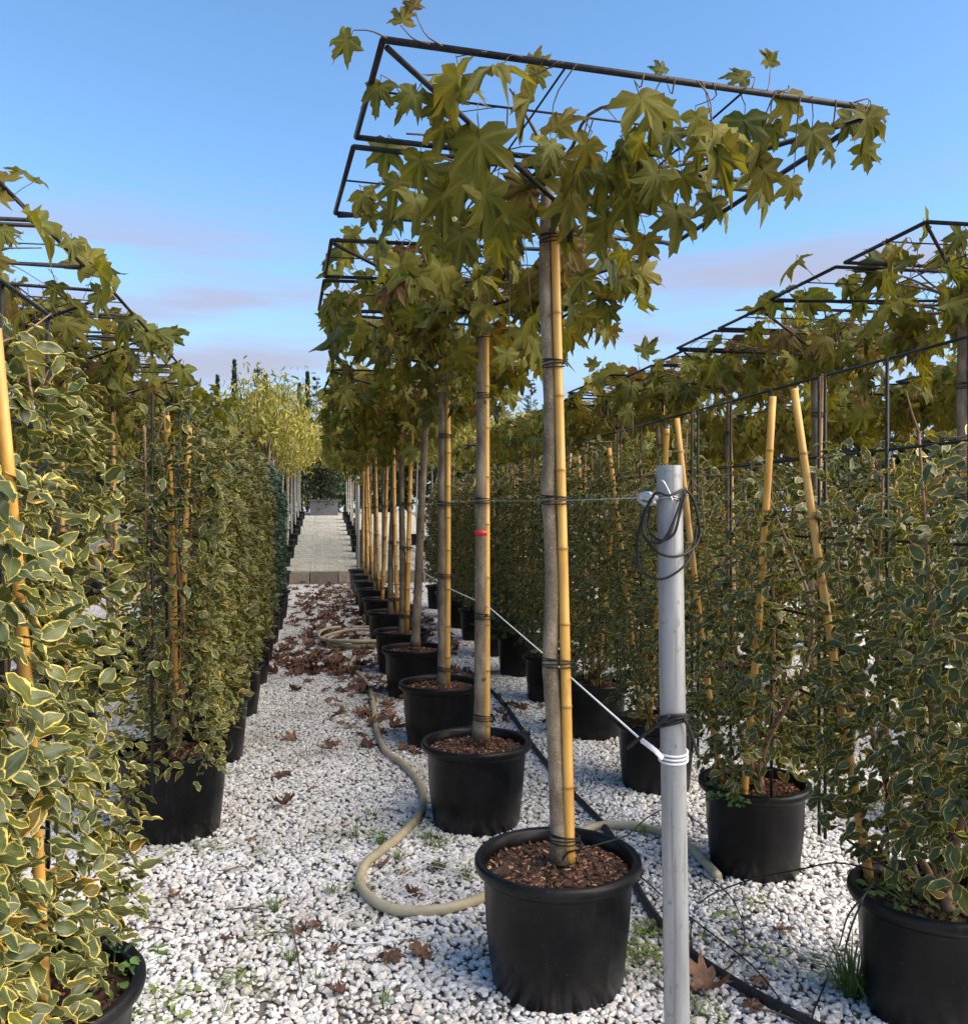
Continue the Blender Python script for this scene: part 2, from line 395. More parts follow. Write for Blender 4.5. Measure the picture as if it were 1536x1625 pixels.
def plane_leaf(seed, curl=0.25, crumple=0.05, fold=0.0):
    r = np.random.default_rng(seed)
    half = [(0, 1.05), (4, .88), (9, .90), (14, .70), (18, .70), (24, .51), (31, .58), (36, .66), (41, .80), (46, 1.0), (51, .82), (57, .84), (64, .62),
            (74, .45), (85, .52), (95, .68), (103, .80), (111, .62), (122, .56), (138, .44), (155, .36), (170, .20)]
    ang = [a for a, _ in half] + [-a for a, _ in half[1:]][::-1]
    rad = [q for _, q in half] + [q for _, q in half[1:]][::-1]
    ang = np.radians(np.array(ang, float) + r.normal(0, 2.0, len(ang))); rad = np.array(rad) * (1 + r.normal(0, .05, len(rad)))
    n = len(ang)
    veins = np.radians([0, 49, -49, 106, -106])
    def z_of(a, q):
        dv = np.min(np.abs((a[:, None] - veins[None] + math.pi) % (2 * math.pi) - math.pi), 1)
        return -curl * q ** 2 + 0.065 * np.sin(np.minimum(dv, 0.45) / 0.45 * math.pi / 2) * q, dv
    V, U = [[(0, 0, 0)]], [[(0, 0, 0)]]
    for k in (0.5, 1.0):
        q = rad * k; z, dv = z_of(ang, q)
        z = z + r.normal(0, crumple, n) * k
        V.append(np.stack([np.sin(ang) * q, np.cos(ang) * q, z], 1))
        U.append(np.stack([np.full(n, k), np.minimum(dv * q * 1.2, 1), np.zeros(n)], 1))
    V = np.concatenate(V); U = np.concatenate(U)
    if fold:                                    # folded about its long axis
        s = np.abs(V[:, 0]); V[:, 2] += fold * s; V[:, 0] *= (1 - 0.35 * min(fold, 1.2))
    j = np.arange(n); j2 = (j + 1) % n
    T = np.stack([np.zeros(n, int), 1 + j2, 1 + j], 1)
    Q = np.stack([1 + j, 1 + j2, 1 + n + j2, 1 + n + j], 1)
    V[:, 0] *= 0.94
    V = V / 1.35                                # blade of about unit length
    # petiole, from the blade base back along -Y and up
    pv = []
    for t in np.linspace(0, 1, 4):
        for q in range(3):
            pv.append((0.010 * math.cos(q * 2.1), -0.30 * t, 0.012 * math.sin(q * 2.1) + 0.10 * t * t))
    b0 = len(V)
    pf = [[b0 + i * 3 + q, b0 + i * 3 + (q + 1) % 3, b0 + i * 3 + 3 + (q + 1) % 3, b0 + i * 3 + 3 + q] for i in range(3) for q in range(3)]
    U = np.vstack([U, np.tile([(0.2, 0.03, 0)], (len(pv), 1))])
    return np.vstack([V, np.array(pv)]), [T, np.vstack([Q, np.array(pf)])], U
OVAL_HI = [oval_leaf(8, 5, s, width=0.215 + 0.02 * (s % 4), droop=0.05 + 0.07 * (s % 3), fold=0.15 + 0.2 * (s % 2)) for s in range(8)]
OVAL_LO = [oval_leaf(5, 3, s + 30, width=0.26 + 0.02 * (s % 3), droop=0.05 + 0.06 * (s % 3)) for s in range(5)]
NARROW = [oval_leaf(4, 3, s + 60, width=0.13, fold=0.4, wave=0.02, droop=0.3) for s in range(3)]
PLANE = [plane_leaf(s, curl=[.25, .45, .65, .35, .2, .55, .4, .3][s], crumple=[.05, .06, .08, .06, .07, .09, .05, .06][s],
                    fold=[0, .2, 0, .5, 0, .9, .15, 0][s]) for s in range(8)]
DEAD = [plane_leaf(s + 50, curl=[-.2, .15, .3, -.3][s], crumple=.09, fold=[.15, .35, .05, .5][s]) for s in range(4)]
def leaf_meshes(tm, key, name):
    out = []
    for t in tm:
        b = MB(); b.add(t[0], t[1], None, t[2]); out.append(b.mesh(name, M[key]))
    return out
OVAL_ME = leaf_meshes(OVAL_HI, 'vleaf', 'leaf')
PLANE_ME = leaf_meshes(PLANE, 'pleaf', 'leaf')
DEAD_ME = leaf_meshes(DEAD, 'dleaf', 'fallen_leaf')
def mat4(R, T, S):
    m = Matrix.Identity(4)
    for i in range(3):
        for j in range(3): m[i][j] = float(R[i][j] * S)
        m[i][3] = float(T[i])
    return m

# ------------------------------------------------------------------ ground
g = MB()
g.add([[-400, -400, 0], [400, -400, 0], [400, 400, 0], [-400, 400, 0]], np.array([[0, 1, 2, 3]]))
ground = structure(part('ground', g, 'ground', None))
KY, TZ, SLOPE = 19.3, 0.24, 0.07
g = MB()
zt = lambda y: TZ + SLOPE * (min(y, 37.0) - KY)
g.add([[-40, KY + .1, 0.01], [40, KY + .1, 0.01], [40, KY + .1, TZ - .01], [-40, KY + .1, TZ - .01], [40, 37, zt(60)], [-40, 37, zt(60)], [-40, 300, zt(60)], [40, 300, zt(60)]],
      np.array([[0, 1, 2, 3], [3, 2, 4, 5], [5, 4, 7, 6]]))
terrace = structure(part('terrace', g, 'ground', None, smooth=False))

# pebbles: three tiles of real stones, laid side by side
ICO_V = None
def ico():
    p = (1 + 5 ** .5) / 2
    v = np.array([[-1, p, 0], [1, p, 0], [-1, -p, 0], [1, -p, 0], [0, -1, p], [0, 1, p], [0, -1, -p], [0, 1, -p], [p, 0, -1], [p, 0, 1], [-p, 0, -1], [-p, 0, 1]])
    f = np.array([[0, 11, 5], [0, 5, 1], [0, 1, 7], [0, 7, 10], [0, 10, 11], [1, 5, 9], [5, 11, 4], [11, 10, 2], [10, 7, 6], [7, 1, 8], [3, 9, 4], [3, 4, 2], [3, 2, 6],
                  [3, 6, 8], [3, 8, 9], [4, 9, 5], [2, 4, 11], [6, 2, 10], [8, 6, 7], [9, 8, 1]])
    return v / np.linalg.norm(v[0]), f
TILE = 0.8
def pebble_tile(seed, pitch=0.0185, dull=(1, 1, 1)):
    r = np.random.default_rng(seed)
    n = int(TILE / pitch)
    gx, gy = np.meshgrid(np.arange(n), np.arange(n))
    pos = np.stack([gx.ravel(), gy.ravel()], 1) * (TILE / n) + r.uniform(0, TILE / n, (n * n, 2)) * 1.3
    pos = pos[r.random(len(pos)) < 0.93]; N = len(pos)
    V0, F0 = ico()
    s = r.uniform(0.0066, 0.0155, N) * r.choice([.8, 1, 1, 1.3], N)
    ax = np.stack([r.uniform(.85, 1.5, N), r.uniform(.7, 1.05, N), r.uniform(.5, .8, N)], 1) * s[:, None]
    V = V0[None] * ax[:, None] * (1 + r.normal(0, .17, (N, 12, 1)))
    th = r.uniform(0, 6.28, N); tl = r.normal(0, .35, N); c, q = np.cos(tl), np.sin(tl)
    y = V[..., 1] * c[:, None] - V[..., 2] * q[:, None]; z = V[..., 1] * q[:, None] + V[..., 2] * c[:, None]; x = V[..., 0]
    X = x * np.cos(th)[:, None] - y * np.sin(th)[:, None]; Y = x * np.sin(th)[:, None] + y * np.cos(th)[:, None]
    V = np.stack([X + pos[:, 0, None] - TILE / 2, Y + pos[:, 1, None] - TILE / 2, z + (r.uniform(.002, .011, N))[:, None]], -1)
    base = np.array([(.84, .835, .82), (.79, .79, .80), (.72, .69, .65), (.87, .865, .85), (.58, .575, .56), (.73, .66, .60), (.38, .37, .35), (.80, .77, .71)])
    k = r.choice(len(base), N, p=[.24, .19, .13, .19, .09, .06, .03, .07])
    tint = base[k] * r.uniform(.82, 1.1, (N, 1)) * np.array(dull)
    b = MB(); b.add(V.reshape(-1, 3), (F0[None] + (np.arange(N) * 12)[:, None, None]).reshape(-1, 3), np.repeat(tint, 12, 0))
    me = b.mesh('gravel_tile', M['pebble'], smooth=False)
    return bpy.data.objects.new('gravel_tile', me)
TILES = [pebble_tile(s) for s in (1, 2, 3)]
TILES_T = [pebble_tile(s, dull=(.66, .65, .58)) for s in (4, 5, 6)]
def gravel(name, x0, x1, y0, y1, zf, tilt, TILES):
    pts, ids, rots = [], [], []
    r = np.random.default_rng(3)
    for x in np.arange(x0, x1, TILE):
        for y in np.arange(y0, y1, TILE):
            pts.append((x, y, zf(y))); ids.append(r.integers(3)); rots.append((tilt, 0, r.integers(4) * math.pi / 2 if not tilt else r.integers(2) * math.pi * 0))
    me = bpy.data.meshes.new(name); me.from_pydata(pts, [], [])
    me.attributes.new('pick', 'INT', 'POINT').data.foreach_set('value', np.array(ids, np.int32))
    me.attributes.new('rot', 'FLOAT_VECTOR', 'POINT').data.foreach_set('vector', np.array(rots, np.float32).ravel())
    o = link(name, me); o['kind'] = 'stuff'
    ng = bpy.data.node_groups.new(name, 'GeometryNodeTree')
    ng.interface.new_socket('Geometry', in_out='INPUT', socket_type='NodeSocketGeometry')
    ng.interface.new_socket('Geometry', in_out='OUTPUT', socket_type='NodeSocketGeometry')
    N, L = ng.nodes, ng.links
    gi, go = N.new('NodeGroupInput'), N.new('NodeGroupOutput')
    gti = N.new('GeometryNodeGeometryToInstance')
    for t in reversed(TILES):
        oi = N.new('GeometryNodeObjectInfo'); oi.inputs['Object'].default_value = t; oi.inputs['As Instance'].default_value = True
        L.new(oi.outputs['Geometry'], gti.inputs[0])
    iop = N.new('GeometryNodeInstanceOnPoints'); iop.inputs['Pick Instance'].default_value = True
    na = N.new('GeometryNodeInputNamedAttribute'); na.data_type = 'INT'; na.inputs['Name'].default_value = 'pick'
    nr = N.new('GeometryNodeInputNamedAttribute'); nr.data_type = 'FLOAT_VECTOR'; nr.inputs['Name'].default_value = 'rot'
    er = N.new('FunctionNodeEulerToRotation')
    ji = N.new('GeometryNodeJoinGeometry')
    for t in TILES: pass
    N.remove(gti)
    for n in [n for n in N if n.bl_idname == 'GeometryNodeObjectInfo']: L.new(n.outputs['Geometry'], ji.inputs[0])
    L.new(gi.outputs[0], iop.inputs['Points']); L.new(ji.outputs[0], iop.inputs['Instance'])
    L.new([q for q in na.outputs if q.enabled][0], iop.inputs['Instance Index'])
    L.new([q for q in nr.outputs if q.enabled][0], er.inputs[0]); L.new(er.outputs[0], iop.inputs['Rotation'])
    L.new(iop.outputs[0], go.inputs[0])
    md = o.modifiers.new('tiles', 'NODES'); md.node_group = ng
    o['label'] = 'white and grey crushed stone gravel covering the nursery ground' if not tilt else 'pale gravel on the rising terrace path beyond the kerb'
    return o
gravel('gravel', -4.4, 8.0, 0.2, 19.2, lambda y: 0.004, 0.0, TILES)
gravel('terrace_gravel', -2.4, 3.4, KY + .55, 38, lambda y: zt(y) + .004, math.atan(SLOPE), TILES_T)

# kerb of concrete blocks
kerb = thing('concrete_kerb', 'low kerb of brown-grey concrete blocks edging the raised terrace path', 'kerb', (0, KY, 0))
xk = -3.0
bb = MB(); box(bb, (-.294, -.09, 0), (.294, .10, TZ + .025)); blk = bb.mesh('block', M['concrete'], False)
for k in range(12):
    o = link('block', blk, kerb); o.location = (xk + .606 * k, rng.normal(0, .004), rng.normal(0, .004) - .004); o.rotation_euler = (0, 0, rng.normal(0, .008)); o.color = (*(np.array((1, .93, .86)) * rng.uniform(.7, 1.1)), 1)

# ------------------------------------------------------------------ pots, soil
def pot_mesh(R, H, seed=0):
    b = MB(); rb = R * 0.78
    prof = [(0.0, .006), (rb - .02, .004), (rb, .012), (rb + (R - .02 - rb) * .5, H * .5), (R - .030, H - .058), (R - .024, H - .050), (R - .018, H - .046), (R - .004, H - .034), (R, H - .022), (R - .001, H - .008), (R - .006, H - .001), (R - .014, H),
            (R - .024, H - .002), (R - .031, H - .008), (R - .034, H - .04), (R - .036, H - .12)]
    ph = seed * 1.7
    def wob(a, z):
        rib = np.clip(np.cos(6 * a + ph), .93, 1) - .93
        w = .0022 * np.sin(2 * a + ph) + .075 * rib * (z < H - .07) * (z > .02) * (z < H)
        return w
    lathe(b, prof, 72, wob)
    # dark drainage slots as small recessed feet round the bottom
    for k in range(8):
        a = k * math.pi / 4 + ph
        c, s = math.cos(a), math.sin(a)
        u = np.array([-s, c, 0]); n = np.array([c, s, 0])
        p0 = n * (rb + .004)
        V = [p0 + u * sx_ * .014 + n * q + np.array([0, 0, zz]) for q in (-.012, .0035) for sx_, zz in ((-1, .0), (1, .0), (1, .016), (-1, .016))]
        b.add(V, np.array([[0, 1, 2, 3], [7, 6, 5, 4], [0, 4, 5, 1], [1, 5, 6, 2], [2, 6, 7, 3], [3, 7, 4, 0]]))
    return b.mesh('pot', M['pot'])
def soil_mesh(R, z, seed, chips=700):
    r = np.random.default_rng(seed); b = MB(); rr = R - .033
    nr, ns = 9, 40
    V = [(0, 0, z + .018)]
    for i in range(1, nr + 1):
        for k in range(ns):
            a = k / ns * 6.2832; q = rr * i / nr
            V.append((q * math.cos(a), q * math.sin(a), z + .018 * (1 - (i / nr) ** 2) + r.normal(0, .004)))
    F3 = [[0, 1 + k, 1 + (k + 1) % ns] for k in range(ns)]
    F4 = [[1 + (i - 1) * ns + k, 1 + i * ns + k, 1 + i * ns + (k + 1) % ns, 1 + (i - 1) * ns + (k + 1) % ns] for i in range(1, nr) for k in range(ns)]
    b.add(V, [np.array(F3), np.array(F4)], (1, 1, 1))
    N = chips
    q = rr * np.sqrt(r.random(N)) * .98; a = r.random(N) * 6.283
    T = np.stack([q * np.cos(a), q * np.sin(a), z + .022 * (1 - (q / rr) ** 2) + r.uniform(.0, .008, N)], 1)
    L = r.uniform(.008, .024, N); W = L * r.uniform(.25, .5, N); H = r.uniform(.002, .005, N)
    R3 = frames_from(r.normal(size=(N, 3)) * [1, 1, .35], r.normal(size=(N, 3)) * .35 + [0, 0, 1])
    C = np.array([[-1, -1, -1], [1, -1, -1], [1, 1, -1], [-1, 1, -1], [-1, -1, 1], [1, -1, 1], [1, 1, 1], [-1, 1, 1]], float)
    loc = C[None] * np.stack([W, L, H], 1)[:, None] * .5
    V = np.einsum('nij,nvj->nvi', R3, loc) + T[:, None]
    base = np.array([(1.4, 1.15, 1.1), (3.2, 2.6, 2.5), (.7, .65, .6), (5.2, 4.2, 3.7), (9, 8.6, 8.2)])
    tt = base[r.choice(5, N, p=[.38, .26, .22, .10, .04])]
    b.add(V.reshape(-1, 3), (BOXF[None] + (np.arange(N) * 8)[:, None, None]).reshape(-1, 4), np.repeat(tt, 8, 0))
    return b.mesh('soil', M['soil'], False)
POT_L = [pot_mesh(.275, .415, s) for s in range(2)]
POT_S = [pot_mesh(.24, .385, s) for s in range(2)]
POT_T = pot_mesh(.20, .32, 1)
SOIL_L = [soil_mesh(.275, .365, s) for s in range(2)]
SOIL_S = [soil_mesh(.24, .335, s + 5) for s in range(2)]
SOIL_T = soil_mesh(.20, .28, 9, 200)
def add_pot(parent, kind, k):
    pm, sm = {'L': (POT_L, SOIL_L), 'S': (POT_S, SOIL_S), 'T': ([POT_T], [SOIL_T])}[kind]
    p = link('pot', pm[k % len(pm)], parent); p.rotation_euler = (0, 0, k * 1.3)
    s = link('soil', sm[k % len(sm)], p); s['kind'] = 'stuff'
    return p

# ------------------------------------------------------------------ stems, canes, ties
def bamboo(mb, p0, p1, r0=.017, r1=.013, node=.24, bow=.01, seed=0):
    r = np.random.default_rng(seed)
    p0, p1 = np.array(p0, float), np.array(p1, float); L = np.linalg.norm(p1 - p0)
    side = np.array([r.normal(), r.normal(), 0]); pts, rad, tn = [], [], []
    s = 0.0; stops = []
    z = r.uniform(.03, node)
    while z < L - .02: stops.append(z); z += node * r.uniform(.85, 1.15)
    marks = [(0, 1, 1)]
    for q in stops: marks += [(q - .012, 1, 1), (q - .004, 1.02, .95), (q, 1.10, .42), (q + .004, 1.13, .62), (q + .010, 1.0, .95)]
    marks += [(L, 1, 1)]
    for q, m_, t in marks:
        u = q / L
        pts.append(p0 + (p1 - p0) * u + side * bow * math.sin(math.pi * u)); rad.append((r0 + (r1 - r0) * u) * m_); tn.append((t, t, t))
    tube(mb, pts, rad, 10, np.array(tn) * r.uniform(.9, 1.1))
def trunk_tube(mb, pts, r0, r1, n=44, seed=0, tint=(1, 1, 1)):
    r = np.random.default_rng(seed)
    p = smooth_path(pts, n); u = np.linspace(0, 1, n)
    rad = (r0 + (r1 - r0) * u) * (1 + .045 * np.sin(u * 37 + seed) * r.random(n)); rad[:3] *= [1.28, 1.15, 1.05]
    tube(mb, p, rad, 14, np.tile(tint, (n, 1)), wob=.022)
    for k in range(int(10)):                    # pruning knots
        i = r.integers(4, n - 3); a = r.uniform(0, 6.28); dr = np.array([math.cos(a), math.sin(a), .25])
        tube(mb, [p[i] + dr * rad[i] * .72, p[i] + dr * rad[i] * 1.0, p[i] + dr * rad[i] * 1.18], [rad[i] * .48, rad[i] * .34, rad[i] * .16], 7, np.array([(1, 1, 1), (.8, .78, .75), (.45, .42, .4)]) * np.array(tint))
    return p, rad
def tie_mesh():
    b = MB()
    for k, dz in enumerate((-.009, -.001, .007, .012)):
        a = np.linspace(0, 2 * math.pi, 25)
        pts = np.stack([1.0 * np.cos(a), .62 * np.sin(a), np.full(25, 0.0)], 1)
        pts[:, 2] = dz / .03 + .13 * np.sin(a + k * 1.4) 
        tube(b, pts, .075, 6, caps=False)
    tube(b, [(1.0, .1, 0), (1.25, -.1, -.15), (1.42, -.22, -.42)], .07, 6)
    return b.mesh('tie', M['rubber'])
TIE = tie_mesh()
def add_tie(parent, c, half, depth, ang, zs=.03):
    o = link('tie', TIE, parent)
    o.matrix_basis = Matrix.Translation(Vector([float(q) for q in c])) @ Matrix.Rotation(ang, 4, 'Z') @ Matrix.Diagonal((half, depth / .62, zs, 1)); return o

# ------------------------------------------------------------------ roof-trained plane trees
TINTS = np.array([(.120, .150, .024), (.160, .180, .028), (.210, .205, .030), (.090, .125, .035), (.245, .205, .040), (.19, .105, .042), (.15, .06, .03), (.055, .090, .032)])
TP = [.24, .24, .19, .12, .09, .05, .02, .05]
def frame_rods(z):
    """two half panels of black rod, braces to the stake: list of (p0, p1, radius)"""
    x0, x1 = -.68, .71; R_ = []
    for (y0, y1) in ((-.67, -.115), (-.045, .56)):
        c = [(x0, y0), (x1, y0), (x1, y1), (x0, y1)]
        for k in range(4): R_.append(((*c[k], z), (*c[(k + 1) % 4], z), .0085))
        ym = (y0 + y1) / 2
        R_.append(((x0, ym, z + .010), (x1, ym, z + .010), .0032))
        for q in (-.22, .28): R_.append(((q, y0, z - .008), (q, y1, z - .008), .0032))
    for cx_, cy_ in ((x0, -.67), (x1, -.67), (x0, .56), (x1, .56)):
        R_.append(((cx_ * .985, cy_ * .985, z - .012), (0.02, -.03, z - .13), .0078))
    R_.append(((0.02, -.06, z - .24), (0.02, -.06, z + .012), .0105))
    return R_
def plane_leaves(r, n, z, rich=1.0):
    """positions and frames of leaves hanging in and under a roof frame"""
    x = r.uniform(-.74, .78, n); y = r.uniform(-.72, .64, n)
    x = np.where(r.random(n) < .45, x * .62, x)
    hang = np.abs(r.normal(0, .16, n)) * (1.1 - .55 * np.abs(x)) * rich
    T = np.stack([x, y, z + .05 - hang], 1)
    outw = np.stack([x, y, np.zeros(n)], 1); outw /= np.linalg.norm(outw, axis=1, keepdims=True) + .15
    axis = outw * r.uniform(.0, .8, (n, 1)) + r.normal(0, .33, (n, 3)) + np.array([0, 0, -.78])
    nor = r.normal(0, .6, (n, 3)) + outw * .3 + np.array([0, -.25, .75])
    up = r.random(n) < .07                        # a few shoots stand above the frame
    T[up, 2] = z + r.uniform(.04, .16, up.sum()); axis[up] = r.normal(0, .5, (up.sum(), 3)) + [0, 0, .3]
    S = r.uniform(.115, .225, n)
    return T, frames_from(axis, nor), S
def branch_set(b, top, z, r, n=11, spread=.62):
    for k in range(n):
        a = k / n * 6.283 + r.normal(0, .2); q = spread * r.uniform(.65, 1.1)
        e = np.array([top[0] + q * math.cos(a), top[1] + q * math.sin(a), z + r.uniform(-.03, .03)])
        s = np.array(top) + [0, 0, -r.uniform(0.0, .16)]
        m1 = s + (e - s) * .25 + [0, 0, r.uniform(.0, .07)]; m2 = s + (e - s) * .65 + [r.normal(0, .04), r.normal(0, .04), .03]
        p = smooth_path([s, m1, m2, e], 12)
        tube(b, p, np.linspace(.0085, .0028, 12), 6)
        for q in range(3):
            i = r.integers(4, 11); d = r.normal(0, .09, 3) * [1, 1, .4] + [0, 0, -.02]
            tube(b, [p[i], p[i] + d * .6 + [0, 0, .01], p[i] + d * 1.4], [.0028, .002, .0014], 4)
def plane_tree(label, group, X, Y, zf=2.66, seed=0, leaves=230, individual=False, trunk_px=None, cane_px=None, ties=(), rot=.05, r0=.030, r1=.021,
               cane_r=(.017, .014), hand=None, rich=1.0, cane=True, ttint=(1, 1, 1), potk='L', tape=None, red=None):
    r = np.random.default_rng(100 + seed)
    d = depth_of(X, Y); base = np.array([X, Y, 0])
    t = thing('potted_plane_tree', label, 'tree', (X, Y, 0), group)
    add_pot(t, potk, seed)
    top_z = zf - .12
    tp = [at(px, py, d) - base for px, py in trunk_px] if trunk_px else [(0, 0, .36), (r.normal(0, .01), r.normal(0, .01), 1.0), (r.normal(0, .012), r.normal(0, .01), 1.8), (r.normal(0, .02), 0, top_z)]
    b = MB(); p, rad = trunk_tube(b, tp, r0, r1, seed=seed, tint=ttint)
    tr = part('trunk', b, 'bark', t)
    if cane:
        cp = [at(px, py, d - .015) - base for px, py in cane_px] if cane_px else [(.042 + r.normal(0, .03), -.02, .36), (.030 + r.normal(0, .03), -.015, top_z - .05)]
        b = MB(); bamboo(b, cp[0], cp[1], *cane_r, seed=seed); part('bamboo_stake', b, 'bamboo', t)
        for zz in (ties or (.55, 1.2, 1.62, 2.15)):
            i = int(np.argmin(np.abs(p[:, 2] - zz))); u = (zz - cp[0][2]) / (cp[1][2] - cp[0][2])
            q = np.array(cp[0]) + (np.array(cp[1]) - np.array(cp[0])) * u
            mid = (p[i] + q) / 2; half = np.linalg.norm((p[i] - q)[:2]) / 2 + rad[i] * 1.02
            add_tie(t, (mid[0], mid[1], zz), half, rad[i] + .004, math.atan2(q[1] - p[i][1], q[0] - p[i][0]))
    if red:
        i = int(np.argmin(np.abs(p[:, 2] - red)))
        b = MB(); tube(b, [p[i] - [0, 0, .011], p[i] + [0, 0, .011]], rad[i] + .004, 16); part('red_tape', b, 'red', t)['label'] = 'bright red band of tape round the trunk'
    # frame
    fr = link('roof_frame', None, t); fr.rotation_euler = (r.normal(0, .008), r.normal(0, .012), rot)
    rods = frame_rods(zf)
    if individual:
        for a_, b_, q in rods:
            m_ = MB(); tube(m_, [a_, b_], q, 6); part('rod', m_, 'rod', fr)
    else:
        m_ = MB()
        for a_, b_, q in rods: tube(m_, [a_, b_], q, 5)
        bpy.data.objects.remove(fr); fr = part('roof_frame', m_, 'rod', t); fr.rotation_euler = (r.normal(0, .008), r.normal(0, .012), rot)
    b = MB(); branch_set(b, p[-1], zf + .0, r)
    cr = part('crown', b, 'twig', t)
    T, R3, S = plane_leaves(r, leaves, zf, rich)
    ti = TINTS[r.choice(len(TINTS), leaves, p=TP)] * r.uniform(.55, 1.05, (leaves, 1))
    if seed == 0:
        q = (T[:, 0] > -.45) & (S < .2) & (ti[:, 0] < ti[:, 1] * 1.12); T, R3, S, ti = T[q], R3[q], S[q], ti[q]
    if hand:
        hT, hR, hS, hC = [], [], [], []
        for (px, py, size, ang, ci, dd) in hand:
            sc = size / FPX * dd
            ar = math.radians(ang); right = np.array([CA, -SA, 0]); up = np.array([0, 0, 1.0]); toc = np.array([-SA, -CA, 0])
            ax = right * math.sin(ar) + up * math.cos(ar) + toc * r.normal(.0, .22)
            nr = toc * .9 + r.normal(0, .34, 3) + up * .25
            ax /= np.linalg.norm(ax)
            hT.append(at(px, py, dd) - base - ax * sc * .22); hR.append(frames_from(ax[None], nr[None])[0]); hS.append(sc); hC.append(TINTS[ci] * r.uniform(.65, 1.0))
        T = np.vstack([hT, T]); R3 = np.concatenate([np.array(hR), R3]); S = np.concatenate([hS, S]); ti = np.vstack([hC, ti])
    if individual:
        tb = MB(); branch_set(tb, p[-1], zf, np.random.default_rng(300 + seed))
        cr_, sr_ = math.cos(rot), math.sin(rot)
        for k in range(len(T)):                  # a shoot from the frame or branch to every leaf
            stalk = T[k] - R3[k][:, 1] * S[k] * .28 + R3[k][:, 2] * S[k] * .09
            lx, ly = stalk[0] * cr_ + stalk[1] * sr_, -stalk[0] * sr_ + stalk[1] * cr_
            lx = min(max(lx * .9, -.68), .71)
            ly = min((-.67, -.39, -.1, -.03, .26, .56), key=lambda v: abs(v - ly))
            e = np.array([lx * cr_ - ly * sr_, lx * sr_ + ly * cr_, zf])
            m_ = (stalk + e) / 2 + r.normal(0, .012, 3) + [0, 0, .02 if stalk[2] < zf else -.01]
            tube(tb, smooth_path([e, m_, stalk], 6), np.linspace(.0024, .0013, 6), 4)
        old = cr.data; cr.data = tb.mesh('crown', M['twig'])
        for k in range(len(T)):
            o = link('leaf', PLANE_ME[int(r.integers(8)) if not hand or k >= len(hand) else [0, 4, 7, 1, 6, 3][k % 6]], cr, mat4(R3[k], T[k], S[k])); o.color = (*ti[k], 1)
    else:
        b = MB(); ks = r.integers(0, 8, len(T))
        for v in range(8): q = ks == v; scatter(b, PLANE[v], R3[q], T[q], S[q], ti[q])
        part('leaves', b, 'pleaf', cr, kind='stuff')
    return t
GC = 'roof-trained plane trees in the row with the galvanised post'
HAND1 = [(543, 72, 58, 230, 3, 2.12), (640, 22, 44, 10, 4, 2.15), (655, 2, 34, 350, 5, 2.15), (598, 150, 62, 195, 3, 2.3), (648, 160, 72, 215, 0, 2.35), (722, 150, 116, 190, 2, 2.25), (762, 245, 118, 178, 1, 2.4),
         (700, 215, 66, 200, 3, 2.45), (850, 95, 44, 10, 4, 2.3), (850, 125, 42, 200, 2, 2.3), (893, 188, 74, 30, 4, 2.35), (925, 245, 70, 200, 4, 2.5), (612, 250, 66, 190, 3, 2.75), (580, 318, 58, 160, 2, 3.1),
         (625, 305, 74, 200, 0, 2.95), (662, 330, 80, 170, 1, 2.9), (705, 330, 96, 185, 0, 2.8), (770, 330, 104, 175, 0, 2.6), (735, 300, 90, 200, 1, 2.7), (830, 310, 84, 190, 5, 2.75), (800, 360, 84, 170, 1, 2.75), (840, 350, 70, 200, 0, 2.8),
         (905, 330, 96, 185, 2, 2.65), (955, 290, 92, 190, 0, 2.7), (1000, 330, 90, 175, 1, 2.75), (955, 365, 84, 200, 0, 2.8), (920, 280, 76, 170, 0, 2.6), (985, 250, 80, 190, 1, 2.6), (1000, 290, 74, 210, 3, 2.7),
         (1037, 192, 82, 175, 1, 2.4), (1062, 222, 62, 190, 3, 2.45), (1110, 198, 58, 160, 2, 2.45), (1180, 208, 78, 185, 3, 2.4), (1250, 172, 66, 175, 4, 2.4), (1290, 222, 80, 185, 1, 2.45), (1375, 205, 80, 175, 2, 2.45),
         (1345, 200, 58, 200, 0, 2.5), (1398, 180, 34, 80, 6, 2.45), (1255, 302, 52, 180, 2, 2.5), (1215, 285, 70, 165, 4, 2.5), (1168, 120, 50, 285, 3, 2.4), (1219, 90, 40, 355, 2, 2.4), (1046, 105, 32, 330, 3, 2.35),
         (1150, 268, 66, 190, 1, 2.5), (1085, 290, 68, 175, 0, 2.6), (1075, 352, 92, 180, 1, 2.75), (1128, 335, 58, 190, 3, 2.7), (1040, 300, 80, 190, 0, 2.7), (1022, 395, 56, 180, 4, 2.85), (1375, 250, 50, 170, 1, 2.5),
         (1315, 235, 54, 190, 0, 2.5), (1200, 250, 58, 170, 2, 2.5), (1110, 240, 60, 190, 0, 2.5), (1020, 235, 66, 170, 1, 2.5), (880, 240, 58, 160, 0, 2.5), (665, 270, 70, 190, 0, 2.7), (690, 170, 60, 250, 0, 2.35), (1230, 215, 50, 160, 0, 2.45),
         (620, 345, 60, 200, 3, 3.0), (590, 345, 50, 170, 2, 3.1), (790, 395, 70, 180, 0, 3.0), (730, 390, 76, 190, 3, 3.0), (870, 250, 66, 200, 0, 2.6), (1060, 250, 64, 175, 0, 2.55), (680, 380, 66, 190, 1, 3.0), (900, 380, 60, 190, 0, 2.95)]
